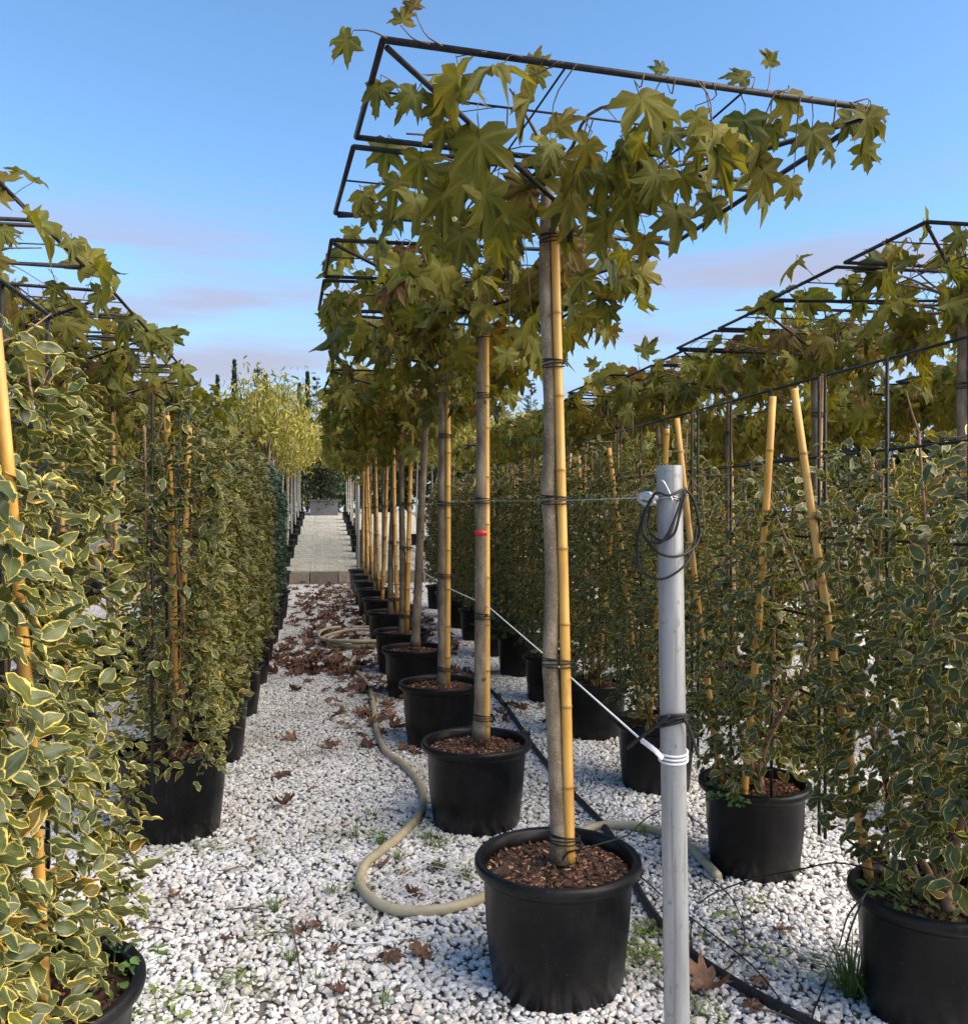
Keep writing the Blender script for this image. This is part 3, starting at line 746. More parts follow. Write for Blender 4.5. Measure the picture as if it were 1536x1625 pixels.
HAND2 = [(985, 455, 52, 180, 0, 3.9), (955, 470, 50, 190, 3, 4.0), (930, 440, 54, 170, 4, 4.0), (965, 500, 44, 185, 0, 4.1), (935, 500, 46, 175, 1, 4.2), (905, 470, 52, 190, 0, 4.2), (1000, 430, 44, 180, 2, 3.9), (900, 430, 56, 180, 5, 4.0), (975, 525, 26, 160, 4, 4.2),
         (545, 400, 48, 190, 3, 4.0), (525, 440, 44, 200, 0, 4.2), (560, 380, 46, 180, 2, 3.9), (600, 400, 50, 180, 7, 4.0), (640, 410, 52, 190, 6, 4.0), (690, 415, 54, 180, 6, 4.0), (580, 450, 50, 180, 0, 4.2), (620, 470, 46, 190, 1, 4.3), (540, 480, 42, 190, 0, 4.4),
         (790, 415, 56, 180, 3, 3.9), (830, 450, 56, 180, 4, 4.0), (850, 500, 50, 180, 0, 4.4), (810, 540, 46, 180, 1, 4.5), (840, 560, 40, 180, 2, 4.8), (700, 460, 50, 180, 1, 4.0), (660, 500, 44, 180, 0, 4.4)]
X0 = .76
plane_tree('plane tree in the large mulched pot right behind the galvanised post, first of its row', GC, X0, 2.81, zf=2.665, seed=0, leaves=60, individual=True,
           trunk_px=[(889, 1368), (884, 1250), (879, 1130), (873, 1050), (877, 940), (874, 840), (870, 780), (874, 690), (872, 600), (867, 500), (866, 380), (868, 275)],
           cane_px=[(904, 1368), (880, 360)], ties=(.475, 1.05, 1.583, 2.03, 2.44), rot=.078, r0=.0285, r1=.0195, cane_r=(.0185, .014), hand=HAND1)
plane_tree('plane tree with a red tape band on its trunk, second in the post row', GC, .75, 4.31, seed=1, leaves=140, individual=True, zf=2.66,
           trunk_px=[(763, 1172), (764, 1000), (764, 800), (765, 620), (763, 440)], cane_px=[(772, 1172), (771, 440)], ties=(.53, 1.03, 1.60, 2.12, 2.42), r0=.036, r1=.026, cane_r=(.018, .014), red=1.44, rot=.045, hand=HAND2)
plane_tree('plane tree with bright stake, third in the row from the galvanised post', GC, .77, 5.84, seed=2, leaves=160, individual=True, zf=2.66,
           trunk_px=[(703, 1090), (703, 950), (702, 800), (703, 650), (701, 530)], cane_px=[(710, 1092), (711, 540)], ties=(.50, 1.12, 1.6, 2.05, 2.4), r0=.036, r1=.026, cane_r=(.019, .016))
plane_tree('thin plane tree without bamboo stake, fourth in the row from the galvanised post', GC, .755, 7.38, seed=3, leaves=160, individual=True, zf=2.62,
           trunk_px=[(659, 1026), (664, 920), (668, 820), (674, 700), (680, 590)], cane=False, r0=.038, r1=.026)
for k in range(4, 11):
    y = 2.81 + 1.5 * k - (.35 if k == 4 else .2)
    r = random.Random(k)
    zr = 1.2 * (k - 3) * .01
    plane_tree('%s plane tree with leaning bamboo stake along the row from the galvanised post' % ORD[k], GC, .76 + r.uniform(-.02, .02), y, seed=k, leaves=(190 if k == 4 else 240) if k < 7 else 110, individual=(k == 4), zf=2.62 + r.uniform(-.05, .05),
               r0=.036 if k < 6 else .022, r1=.022 if k < 6 else .015, cane_r=(.024, .02), ttint=(.85, .82, .78), rich=1.0, rot=r.uniform(-.03, .05))
GL = 'roof-trained plane trees behind the left hedges'
lt = []
for k in range(10):
    lt.append(plane_tree('%s roof-trained plane tree standing behind the hedges left of the path' % ORD[k], GL, -1.78 + .02 * math.sin(k * 5), 3.85 + 1.36 * k, seed=20 + k, leaves=120, individual=(k < 2), zf=2.66 + .02 * math.cos(k * 3), rot=.02 * math.sin(k * 7)))
GR = 'roof-trained plane trees behind the right hedges'
for k in range(10):
    plane_tree('%s roof-trained plane tree standing behind the hedges right of the post' % ORD[k], GR, 3.05 + .03 * math.sin(k * 4), 3.75 + 1.30 * k, seed=40 + k, leaves=125, rich=1.3, individual=(k < 4), zf=2.66 + .03 * math.cos(k * 2), rot=.03 * math.sin(k * 5))

protos = [plane_tree('first roof-trained plane tree in the outer row far right of the post', 'roof-trained plane trees in the outer right row', 5.5, 6.2, seed=70, leaves=230, rich=1.3),
          plane_tree('second roof-trained plane tree in the outer row far right of the post', 'roof-trained plane trees in the outer right row', 5.5, 7.6, seed=71, leaves=230, rich=1.3)]
for k in range(2, 9):
    c = copy_tree(protos[k % 2]); c.location = (5.5, 6.2 + 1.4 * k, 0); c.rotation_euler = (0, 0, math.pi * (k // 2 % 2))
    c['label'] = '%s roof-trained plane tree in the outer row far right of the post' % ORD[k]
for k in range(8):
    c = copy_tree(protos[k % 2]); c.location = (-3.9, 6.0 + 1.4 * k, 0); c.rotation_euler = (0, 0, math.pi * (k // 2 % 2))
    c['label'] = '%s roof-trained plane tree in the outer row far left of the path' % ORD[k]; c['group'] = 'roof-trained plane trees in the outer left row'

# ------------------------------------------------------------------ hedges on trellis
HT_V = np.array([(1, 1, 1), (.85, .9, .9), (1.15, 1.1, .95), (1.45, 1.25, .75), (1.35, 1.3, 1.35), (1.6, 1.05, .7), (.65, .72, .75), (1.9, 1.55, 1.6)])
HT_P = [.28, .22, .15, .06, .07, .03, .16, .03]
def hedge_leaves(r, n, w, z0, z1, th, size, topsparse=.2, botsparse=.16, botw=.55, capf=.17):
    """leaves through a slab w (along Y) x th (along X) x z0..z1, denser on the faces"""
    m = int(n * 1.35)
    y = r.uniform(-.5, .5, m) * w; u = r.random(m)
    z = z0 + u * (z1 - z0)
    side = np.where(r.random(m) < .5, 1, -1)
    x = side * th * .5 * (1 - np.abs(r.normal(0, .30, m)).clip(0, 1))
    cap = r.random(m) < capf                       # the two narrow ends are leafy too
    x = np.where(cap, r.uniform(-.5, .5, m) * th, x); y = np.where(cap, np.sign(y) * w * .5 * (1 - np.abs(r.normal(0, .06, m))), y)
    # wavy face
    x = x * (1 + .18 * np.sin(5.3 * y + 3 * z) * np.sin(4.1 * z + 2))
    keep = np.ones(m)
    keep = np.where(u > 1 - topsparse, (1 - u) / topsparse * .8 + .15, keep)
    keep = np.where(u < botsparse, u / botsparse * .75 + .22, keep)
    x = np.where(u > 1 - topsparse, x * .7, x); y = np.where(u < botsparse, y * (botw + (1 - botw) * u / botsparse), y)
    clump = .72 + .28 * np.sin(11 * y + 7 * z + 2 * np.sin(6 * z)) * np.sin(9 * z - 5 * y)
    ok = r.random(m) < keep * clump
    x, y, z, side = x[ok][:n], y[ok][:n], z[ok][:n], side[ok][:n]; n = len(x)
    out = np.stack([side, (y / (w * .5)) ** 5 * .9, np.zeros(n)], 1)
    axis = out * r.uniform(.15, .9, (n, 1)) + r.normal(0, .5, (n, 3)) * [.5, 1, .8] + [0, 0, -.22]
    nor = np.array([0, 0, .85]) + out * .75 + r.normal(0, .36, (n, 3))
    S = r.uniform(.7, 1.15, n) * size
    ti = HT_V[r.choice(len(HT_V), n, p=HT_P)] * r.uniform(.85, 1.15, (n, 1))
    return np.stack([x, y, z], 1), frames_from(axis, nor), S, ti
def hedge_wood(r, w, z0, z1, base_z, n=5):
    b = MB()
    for k in range(n):
        ye = (k / (n - 1) - .5) * w * .85; p = [(r.normal(0, .025), r.normal(0, .05), base_z), (r.normal(0, .03), ye * .5, base_z + .25), (r.normal(0, .03), ye * .95, base_z + .75), (r.normal(0, .04), ye + r.normal(0, .05), z1 - .1 + r.normal(0, .1))]
        q = smooth_path(p, 18); tube(b, q, np.linspace(.014 if k != 2 else .019, .004, 18), 7)
        for j in range(16):
            i = r.integers(3, 18); d = r.normal(0, 1, 3) * [.10, .12, .06] + [0, 0, .05]
            tube(b, [q[i], q[i] + d * .55, q[i] + d + [0, 0, .02]], [.0045, .003, .0016], 4)
    return b
def trellis_rods(w, z0, z1, x):
    R_ = []
    for y in (-.5, -.17, .17, .5): R_.append(((x, y * w, z0), (x, y * w, z1), .0062))
    z = z1
    while z > z0 + .25: R_.append(((x + .009, -w / 2, z), (x + .009, w / 2, z), .0056)); z -= .30
    return R_
HEDGE_ME = {}
def hedge(name, label, group, X, Y, w=1.07, z0=.42, z1=1.95, th=.36, n=4500, size=.062, seed=0, individual=0, kind='v', frame_top=2.05, potk='S', potdy=0.0, canes=((-.05, -.46), (.06, .46)), topsparse=.2, rods=True, cane_top=1.97, variant=None, fx=None, botw=.55, canex=(.015, .03), cr0=.0155, fo_x=0.0, fw=None, capf=.17):
    r = np.random.default_rng(500 + seed)
    t = thing(name, label, 'hedge', (X, Y, 0), group)
    p = add_pot(t, potk, seed); p.location = (0, potdy, 0)
    bz = .34
    b = hedge_wood(r, w, z0, z1, bz); part('stems', b, 'hedgestem', t)
    if frame_top:
        rd = trellis_rods(w, bz, frame_top, (-.02 if fx is None else fx))
        if rods:
            fr = link('trellis', None, t)
            for a_, b_, q in rd: m_ = MB(); tube(m_, [a_, b_], q, 6); part('rod', m_, 'rod', fr)
        else:
            m_ = MB()
            for a_, b_, q in rd: tube(m_, [a_, b_], q, 5)
            part('trellis', m_, 'rod', t)
        for k, (ya, yb) in enumerate(canes):
            b = MB(); bamboo(b, (canex[0], ya + potdy, bz), (canex[1], yb, cane_top + r.normal(0, .02)), cr0, cr0 * .88, seed=seed * 3 + k); part('bamboo_cane', b, 'bamboo', t)
    if variant is not None and variant in HEDGE_ME:
        o = link('foliage', HEDGE_ME[variant], t); o['kind'] = 'stuff'; return t
    T, R3, S, ti = hedge_leaves(r, n, fw or w, z0, z1, th, size, topsparse, botw=botw, capf=capf)
    if kind == 'd': ti = np.array([(.030, .062, .028)]) * r.uniform(.7, 1.7, (len(T), 1)) * np.array([1, 1, 1.15])
    pick = np.zeros(len(T), bool)
    if individual:
        wp = T + [X, Y, 0]
        dd = np.linalg.norm(wp - [0, 0, CAMH], axis=1)
        facing = (wp * 0 + [-math.copysign(1, X), 0, 0]); dep = (T * facing).sum(1)
        px = CX + (wp[:, 0] * CA - wp[:, 1] * SA) / (wp[:, 0] * SA + wp[:, 1] * CA) * FPX
        py = CY - (wp[:, 2] - CAMH) / (wp[:, 0] * SA + wp[:, 1] * CA) * FPX
        vis = (px > 0) & (px < 1536) & (py < 1625)
        score = S / dd + (dep / th) * .02; score[~vis] = -9
        pick[np.argsort(-score)[:individual]] = True
    T = T + [fo_x, 0, 0]
    mk_ = 'sleaf' if kind == 'd' else 'vleaf'
    tm = OVAL_HI if individual else OVAL_LO
    ks = r.integers(0, len(tm), len(T)); b = MB()
    back = (T[:, 0] - fo_x) * (-math.copysign(1, X)) < th * .15 if individual else np.zeros(len(T), bool)
    for v in range(len(tm)): q = (ks == v) & ~pick & ~back; scatter(b, tm[v], R3[q], T[q], S[q], ti[q])
    for v in range(len(OVAL_LO)): q = (ks % len(OVAL_LO) == v) & ~pick & back; scatter(b, OVAL_LO[v], R3[q], T[q], S[q], ti[q])
    me = b.mesh('foliage', M[mk_])
    if variant is not None: HEDGE_ME[variant] = me
    fo = link('foliage', me, t); fo['kind'] = 'stuff'
    for k in np.flatnonzero(pick):
        o = link('leaf', OVAL_ME[ks[k]], fo, mat4(R3[k], T[k], S[k])); o.color = (*ti[k], 1)
    return t
GHL = 'potted hedges left of the path'
hedge('potted_hedge', 'large-leaved yellow-edged hedge with weedy pot, beside the gap that starts the left row', GHL, -.70, 1.94, w=1.02, z0=.42, z1=1.93, th=.40, n=5000, size=.060, seed=1, individual=300, potk='L', potdy=.32, cr0=.0115, canes=((-.20, -.43),), fx=.0, canex=(.11, .19), cane_top=1.83, botw=.8)
hedge('potted_hedge', 'yellow-edged hedge with a black rod along its side and twig over the pot rim', GHL, -.71, 4.46, w=1.06, z0=.38, z1=2.05, th=.36, n=5600, size=.058, seed=2, individual=300, potk='L', canes=((.04, -.30), (.10, .40)), capf=.32, fx=.0, botw=.95, fo_x=.07, canex=(.0, .02), cane_top=2.0)
for k in range(3):
    hedge('potted_hedge', 'yellow-edged hedge, %s beyond the gap along the left side of the path' % ORD[k + 1], GHL, -.71, 5.70 + 1.22 * k, w=1.16, z1=2.05, n=4500, th=.34, size=.058, fo_x=.07, seed=3 + k, potk='L', rods=False, variant='vl%d' % (k % 2))
for k in range(4):
    hedge('potted_hedge', 'plain dark green hedge, %s after the yellow-edged ones on the left' % ORD[k], 'dark green hedges left of the path', -.73, 9.4 + 1.22 * k, w=1.14, z1=2.15, n=2900, size=.07, seed=10 + k, kind='d', potk='L', rods=False, variant='dl%d' % (k % 2))
GHR = 'potted hedges right of the galvanised post'
hedge('potted_hedge', 'sparse yellow-edged hedge with leaning cane and weedy pot, first of the right row', GHR, 1.84, 2.42, w=1.10, z0=.45, z1=1.80, th=.36, n=3300, size=.064, seed=21, individual=300, canes=((.16, .47),), topsparse=.3, fw=.86, canex=(-.10, -.19))
hedge('potted_hedge', 'yellow-edged hedge with low bushy base beside the galvanised post', GHR, 1.84, 3.55, w=1.08, z0=.40, z1=1.76, th=.38, n=3300, size=.060, seed=22, individual=300, canes=((-.1, -.49), (.12, .42)), topsparse=.35, fw=.84, canex=(-.10, -.18))
hedge('potted_hedge', 'dense yellow-edged hedge, third in the right row, with weeds in its pot', GHR, 1.84, 4.70, w=1.08, z0=.42, z1=1.95, th=.36, n=3900, size=.058, seed=23, individual=300, fw=.94, canex=(-.06, -.12))
for k in range(8):
    hedge('potted_hedge', 'yellow-edged hedge panel, %s in the right row beyond the galvanised post' % ORD[k + 3], GHR, 1.84, 5.85 + 1.15 * k, w=1.10, fw=.98, z0=.42, z1=2.0, th=.36, n=4200, size=.058, seed=24 + k, rods=False, variant='vr%d' % (k % 3))
for k in range(8):
    hedge('potted_hedge', 'distant yellow-edged hedge, %s in the back row behind the right plane trees' % ORD[k], 'hedges in the back right row', 4.35, 4.6 + 1.15 * k, w=1.10, z0=.42, z1=1.8, th=.36, n=4500, seed=60 + k, rods=False, variant='vr%d' % (k % 3))

for k in range(6):
    hedge('potted_hedge', 'distant yellow-edged hedge, %s in the back row behind the left plane trees' % ORD[k], 'hedges in the back left row', -3.1, 5.4 + 1.2 * k, w=1.10, z0=.42, z1=1.8, th=.36, n=4500, seed=80 + k, rods=False, variant='vr%d' % (k % 3))

# ------------------------------------------------------------------ galvanised post with cables and rope
pb, ptop = np.array([.815, 1.936, 0.0]), at(1062, 739, 2.05)
post = thing('steel_post', 'galvanised steel tube post with coiled black cable, standing in the gravel', 'post', tuple(pb))
L = ptop - pb
b = MB()
u = np.array([[0, 0, 0], L * .33, L * .66, L])
tube(b, smooth_path(u, 20), .0295, 28, caps=False)
tube(b, [L, L * .985], [.0265, .0265], 28, caps=False)
V0 = b.n
part('pipe', b, 'galv', post)
b = MB(); a = np.linspace(0, 6.283, 29)
ring = lambda r_, z: np.stack([L[0] + r_ * np.cos(a), L[1] + r_ * np.sin(a), np.full(29, L[2] + z)], 1)
i = np.arange(28)
b.add(np.vstack([ring(.0296, 0), ring(.0262, 0.0004), ring(.0262, -.05)]), np.vstack([np.stack([i, i + 1, 29 + i + 1, 29 + i], 1), np.stack([29 + i, 30 + i, 59 + i, 58 + i], 1)]))
part('rim', b, 'galv', post)
tocam = np.array([-SA, -CA, 0]); rgt = np.array([CA, -SA, 0])
def on_post(z): return pb + L * (z / L[2])
def loop_px(pts, d, n=40): return smooth_path([at(x, y, d + dd) for x, y, dd in pts], n)
cab = MB()
for pts in ([(1088, 775, -.02), (1062, 786, -.045), (1040, 783, -.03), (1025, 810, -.02), (1020, 840, -.02), (1030, 858, -.03), (1050, 860, -.05), (1068, 830, -.05), (1084, 785, -.03)],
            [(1086, 778, -.02), (1072, 820, -.045), (1060, 852, -.05), (1040, 862, -.04), (1024, 850, -.02), (1024, 812, -.02), (1038, 786, -.03)],
            [(1085, 775, -.02), (1100, 792, -.01), (1109, 830, 0.0), (1109, 855, 0.0), (1098, 872, -.02), (1075, 883, -.045), (1050, 880, -.045), (1034, 868, -.02), (1022, 850, 0)],
            [(1106, 835, 0.0), (1100, 870, -.01), (1090, 893, -.035), (1068, 912, -.045), (1045, 919, -.04), (1020, 908, -.01), (1012, 885, 0), (1012, 850, 0.01), (1024, 806, 0)],
            [(1088, 782, -.03), (1078, 818, -.046), (1070, 846, -.05), (1052, 858, -.045), (1036, 850, -.02), (1028, 830, -.01), (1034, 795, -.02)]):
    tube(cab, loop_px(pts, 2.05) - pb, .0032, 6)
part('cable_coil', cab, 'rubber', post)
b = MB()
tube(b, loop_px([(1037, 793, -.02), (1030, 783, -.02), (1018, 786, 0), (1014, 792, 0.01), (1026, 800, -.01), (1040, 797, -.03)], 2.05, 30) - pb, .0055, 8)
tube(b, loop_px([(1012, 789, 0), (1026, 787, -.01), (1044, 791, -.03)], 2.05, 10) - pb, [.002, .006, .011, .009, .013, .010, .012, .009, .010, .004], 7, wob=.18)
tube(b, loop_px([(1049, 762, -.036), (1054, 766, -.04), (1062, 782, -.042), (1068, 796, -.045)], 2.05, 14) - pb, .0022, 6)
for zz in (.995, 1.0):
    pass
for zc in (1.575, 1.58):
    c = on_post(zc) - pb; aa = np.linspace(0, 6.283, 30)
    tube(b, np.stack([c[0] + .0315 * np.cos(aa), c[1] + .0315 * np.sin(aa), c[2] + .004 * np.sin(aa * 2)], 1), .0018, 5, caps=False)
part('wire_tensioner', b, 'wire', post)
b = MB()
for k, zc in enumerate((1.055, 1.062, 1.068)):
    c = on_post(zc) - pb; aa = np.linspace(0, 6.283, 30)
    tube(b, np.stack([c[0] + .034 * np.cos(aa), c[1] + .034 * np.sin(aa), c[2] + .012 * np.cos(aa + .9 + k * .3)], 1), .0042, 6, caps=False)
tube(b, loop_px([(1085, 1140, -.04), (1095, 1160, -.03), (1105, 1190, -.03), (1109, 1203, -.03)], 2.05, 14) - pb, .0038, 6)
tube(b, loop_px([(1062, 1135, -.04), (1048, 1147, -.035), (1020, 1168, -.02), (995, 1188, 0)], 2.05, 14) - pb, .0042, 6)
part('rubber_strap', b, 'rubber', post)

rz = lambda y: .985 + .055 * min(1, max(0, (y - 1.95) / .9))
b = MB()
a_ = at(1046, 1196, 2.02)
aa = np.linspace(0, 6.283 * 3.2, 90)
c = on_post(.972)
tube(b, np.stack([c[0] + .0325 * np.cos(aa), c[1] + .0325 * np.sin(aa), c[2] - .008 + .0055 * (aa / 6.283) * 1.6 + .004 * np.sin(aa)], 1), .0028, 6)
tw = smooth_path([at(1050, 1203, 2.02), at(1040, 1192, 2.03), at(1030, 1184, 2.05), at(1018, 1175, 2.08)], 60)
ph = np.linspace(0, 40, 60)
tube(b, tw + np.stack([.004 * np.cos(ph), .003 * np.sin(ph), .004 * np.sin(ph)], 1), .0026, 5)
tube(b, tw - np.stack([.004 * np.cos(ph), .003 * np.sin(ph), .004 * np.sin(ph)], 1), .0026, 5)
pts = [at(1018, 1175, 2.08), at(902, 1072, 2.93), at(774, 962, 4.33), (.83, 5.82, 1.035), (.83, 7.35, 1.04), (.83, 10.0, 1.05), (.83, 14.0, 1.06)]
tube(b, np.array(pts), .0026, 6)
tag(part('rope', b, 'whiterope', None), 'taut white rope knotted round the post and running along the plane trees', 'rope')
b = MB()
pts = [at(1014, 790, 2.05), at(874, 795, 2.87), (.735, 4.27, 1.60), (.74, 5.8, 1.6), (.73, 7.3, 1.6), (.74, 12, 1.6)]
tube(b, np.array(pts), .0010, 5)
tag(part('steel_wire', b, 'wire', None), 'thin grey wire stretched from the post top along the plane trunks', 'wire')

# ------------------------------------------------------------------ hoses and tubes on the gravel
def ground_tube(name, mat, px, r, n, label, cat, lift=0.0, z=.012):
    p = np.array([on_ground(x, y, z + r) for x, y in px]); p = smooth_path(p, n)
    p[:, 2] += lift
    b = MB(); tube(b, p, r, 12 if r > .01 else 6); return tag(part(name, b, mat, None), label, cat)
HR = .0205
ground_tube('garden_hose', 'hose', [(1138, 1390), (1118, 1368), (1085, 1338), (1040, 1318), (985, 1310), (935, 1315), (880, 1350), (840, 1385), (775, 1420), (730, 1437), (690, 1445), (640, 1446), (605, 1437), (580, 1418), (571, 1398), (580, 1372), (605, 1350), (640, 1322), (665, 1292), (672, 1262), (660, 1235), (636, 1210), (612, 1192), (598, 1160), (592, 1120), (586, 1090), (570, 1070), (556, 1058), (562, 1045), (574, 1025), (570, 1010), (548, 1004), (552, 999), (600, 996)],
            HR, 420, 'thick beige garden hose winding over the gravel past the first pots', 'hose')
cc = on_ground(566, 1022); b = MB()
for k in range(3):
    aa = np.linspace(0, 6.0, 60)
    R1 = .36 + .05 * k
    tube(b, np.stack([cc[0] + .02 + R1 * np.cos(aa + k), cc[1] + .05 * k + R1 * 1.5 * np.sin(aa + k), .035 + .035 * k + .012 * np.sin(3 * aa)], 1), HR, 10)
tag(part('hose_coil', b, 'hose', None), 'loose coil of beige hose lying among brown leaves on the path', 'hose')
ground_tube('irrigation_pipe', 'rubber', [(745, 1065), (770, 1088), (800, 1118), (850, 1190), (900, 1250), (950, 1302), (985, 1352), (1012, 1412), (1050, 1468), (1100, 1516), (1180, 1568), (1280, 1622), (1340, 1650)], .0165, 160,
            'black irrigation pipe lying on the gravel between pot rows', 'pipe')
def drip(px, label, r=.0028):
    p = smooth_path([at(x, y, d) for x, y, d in px], 60); b = MB(); tube(b, p, r, 5)
    return tag(part('drip_tube', b, 'rubber', None), label, 'drip tube')
gd = lambda y: FPX * (CAMH - .025) / (y - CY)
drip([(886, 1382, 2.88), (900, 1355, 2.86), (930, 1346, 2.85), (985, 1330, 2.9), (1000, 1322, 3.1), (1030, 1296, 3.4), (1060, 1285, 3.5), (1100, 1300, 3.9), (1130, 1330, gd(1330)), (1160, 1400, gd(1400))], 'thin black drip tube arching out of the first tree pot')
drip([(1400, 1385, 2.65), (1330, 1370, 2.75), (1270, 1380, 2.85), (1180, 1400, 3.1), (1115, 1430, gd(1430)), (1096, 1480, gd(1480)), (1110, 1530, gd(1530)), (1150, 1540, gd(1540)), (1182, 1490, gd(1490)), (1160, 1425, gd(1425)), (1110, 1385, gd(1385))], 'thin black drip tube looping over the gravel behind the post')
drip([(1392, 1390, 2.6), (1372, 1420, 2.42), (1345, 1455, 2.5), (1332, 1500, gd(1500)), (1310, 1560, gd(1560)), (1290, 1610, gd(1610)), (1288, 1640, gd(1640))], 'thin black drip tube hanging over the rim of the weedy right pot')
drip([(1385, 1395, 2.6), (1368, 1430, 2.42), (1350, 1475, 2.52), (1340, 1520, gd(1520)), (1352, 1560, gd(1560)), (1370, 1590, gd(1590))], 'second thin black tube dropping from the weedy right pot to the grass')
drip([(1015, 1390, gd(1390)), (1060, 1430, gd(1430)), (1120, 1475, gd(1475)), (1190, 1530, gd(1530)), (1240, 1590, gd(1590)), (1270, 1640, gd(1640))], 'thin black drip tube lying beside the black irrigation pipe')
drip([(1340, 1330, 2.9), (1370, 1352, 2.75), (1405, 1375, 2.62), (1425, 1385, 2.6)], 'short black tube end sticking out beside the leaning cane', .004)
# white string tangle
b = MB(); r = np.random.default_rng(5); c0 = on_ground(680, 1405)
for k in range(6):
    p = smooth_path(np.column_stack([c0[0] + r.normal(0, .16, 9), c0[1] + r.normal(0, .13, 9), .022 + r.random(9) * .03]), 60); tube(b, p, .0013, 4)
tube(b, smooth_path([on_ground(x, y, .02) for x, y in ((690, 1440), (685, 1480), (640, 1490), (560, 1498), (530, 1480), (535, 1455), (570, 1440))], 60), .0025, 4)
tag(part('string_tangle', b, 'whiterope', None), 'tangle of thin white string on the gravel inside the hose bend', 'string')

# ------------------------------------------------------------------ fallen leaves, twigs, weeds
DT = np.array([(.21, .110, .068), (.26, .145, .090), (.16, .075, .050), (.31, .19, .12), (.30, .15, .05)])
def fallen(P, size, label, group, ci=None):
    r = fallen.r
    ax = r.normal(size=3) * [1, 1, .12]; nr = np.array([0, 0, 1.0]) + r.normal(0, .25, 3)
    R3 = frames_from(ax[None], nr[None])[0]
    o = link('fallen_leaf', DEAD_ME[int(r.integers(4))], None, mat4(R3, (P[0], P[1], P[2] + .022 + .05 * size), size)); c = DT[int(r.integers(4)) if ci is None else ci] * r.uniform(.8, 1.25)
    o.color = (*c, 1); return tag(o, label, 'leaf', group)
fallen.r = np.random.default_rng(11)
for px, py, s in [(445, 1237, .12), (447, 1285, .13), (580, 1188, .13), (1125, 1580, .16), (1212, 1568, .07), (1190, 1610, .07), (1237, 1487, .07), (495, 1482, .07), (620, 1525, .09), (668, 1528, .09), (658, 1432, .08), (480, 1490, .05),
                  (400, 1340, .05), (275, 1430, .06), (355, 1500, .05), (690, 1385, .08), (610, 1380, .09), (640, 1395, .06), (465, 1178, .10), (465, 1100, .12), (640, 1195, .12), (655, 1200, .1), (600, 1100, .14), (610, 1125, .13), (1015, 1400, .06), (735, 1395, .06), (530, 1520, .05), (540, 1590, .06)]:
    own = {(1125, 1580): 'largest curled brown plane leaf, lying beside the black irrigation pipe at the post', (580, 1188): 'brown plane leaf lying just outside the hose by the second pot',
           (658, 1432): 'dark dead leaf lying on the white string inside the hose bend', (1237, 1487): 'small brown leaf on bare gravel between the post and the weedy right pot',
           (445, 1237): 'brown plane leaf on the path level with the second tree pot, upper of a pair', (447, 1285): 'brown plane leaf on the path level with the second tree pot, lower of a pair'}.get((px, py))
    if own: fallen(on_ground(px, py), s, own, 'scattered dead leaves on the gravel'); continue
    fallen(on_ground(px, py), s, 'single brown dead plane leaf lying apart on the white gravel', 'scattered dead leaves on the gravel')
r = np.random.default_rng(12)
for k in range(250):
    px = 505 + r.normal(0, 34); py = r.uniform(925, 1075)
    px = px - (py - 925) * .10 + (30 if r.random() < .2 else 0)
    if px < 432 or px > 600: continue
    fallen(on_ground(px, py), r.uniform(.09, .17), 'brown dead plane leaf in the drift across the path before the kerb', 'drift of dead leaves on the path', int(r.integers(3)))
b = MB(); N = 700
yy = r.uniform(4.2, 19.0, N); xx = r.normal(0, 1, N) * .25 + .76 + np.where(r.random(N) < .5, .42, -.42)
sel = (yy > 5.5)
w_ = sel
ax = r.normal(size=(N, 3)) * [1, 1, .12]; nr = r.normal(0, .3, (N, 3)) + [0, 0, 1]
T = np.stack([xx, yy, r.uniform(.025, .05, N)], 1); R3 = frames_from(ax, nr); S = r.uniform(.06, .14, N); ti = DT[r.integers(0, 4, N)] * r.uniform(.7, 1.2, (N, 1)); ks = r.integers(0, 4, N)
for v in range(4): q = (ks == v) & w_; scatter(b, DEAD[v], R3[q], T[q], S[q], ti[q])
lo = part('leaf_litter', b, 'dleaf', None); lo['kind'] = 'stuff'; lo['label'] = 'brown leaf litter gathered round the pots of the plane row'
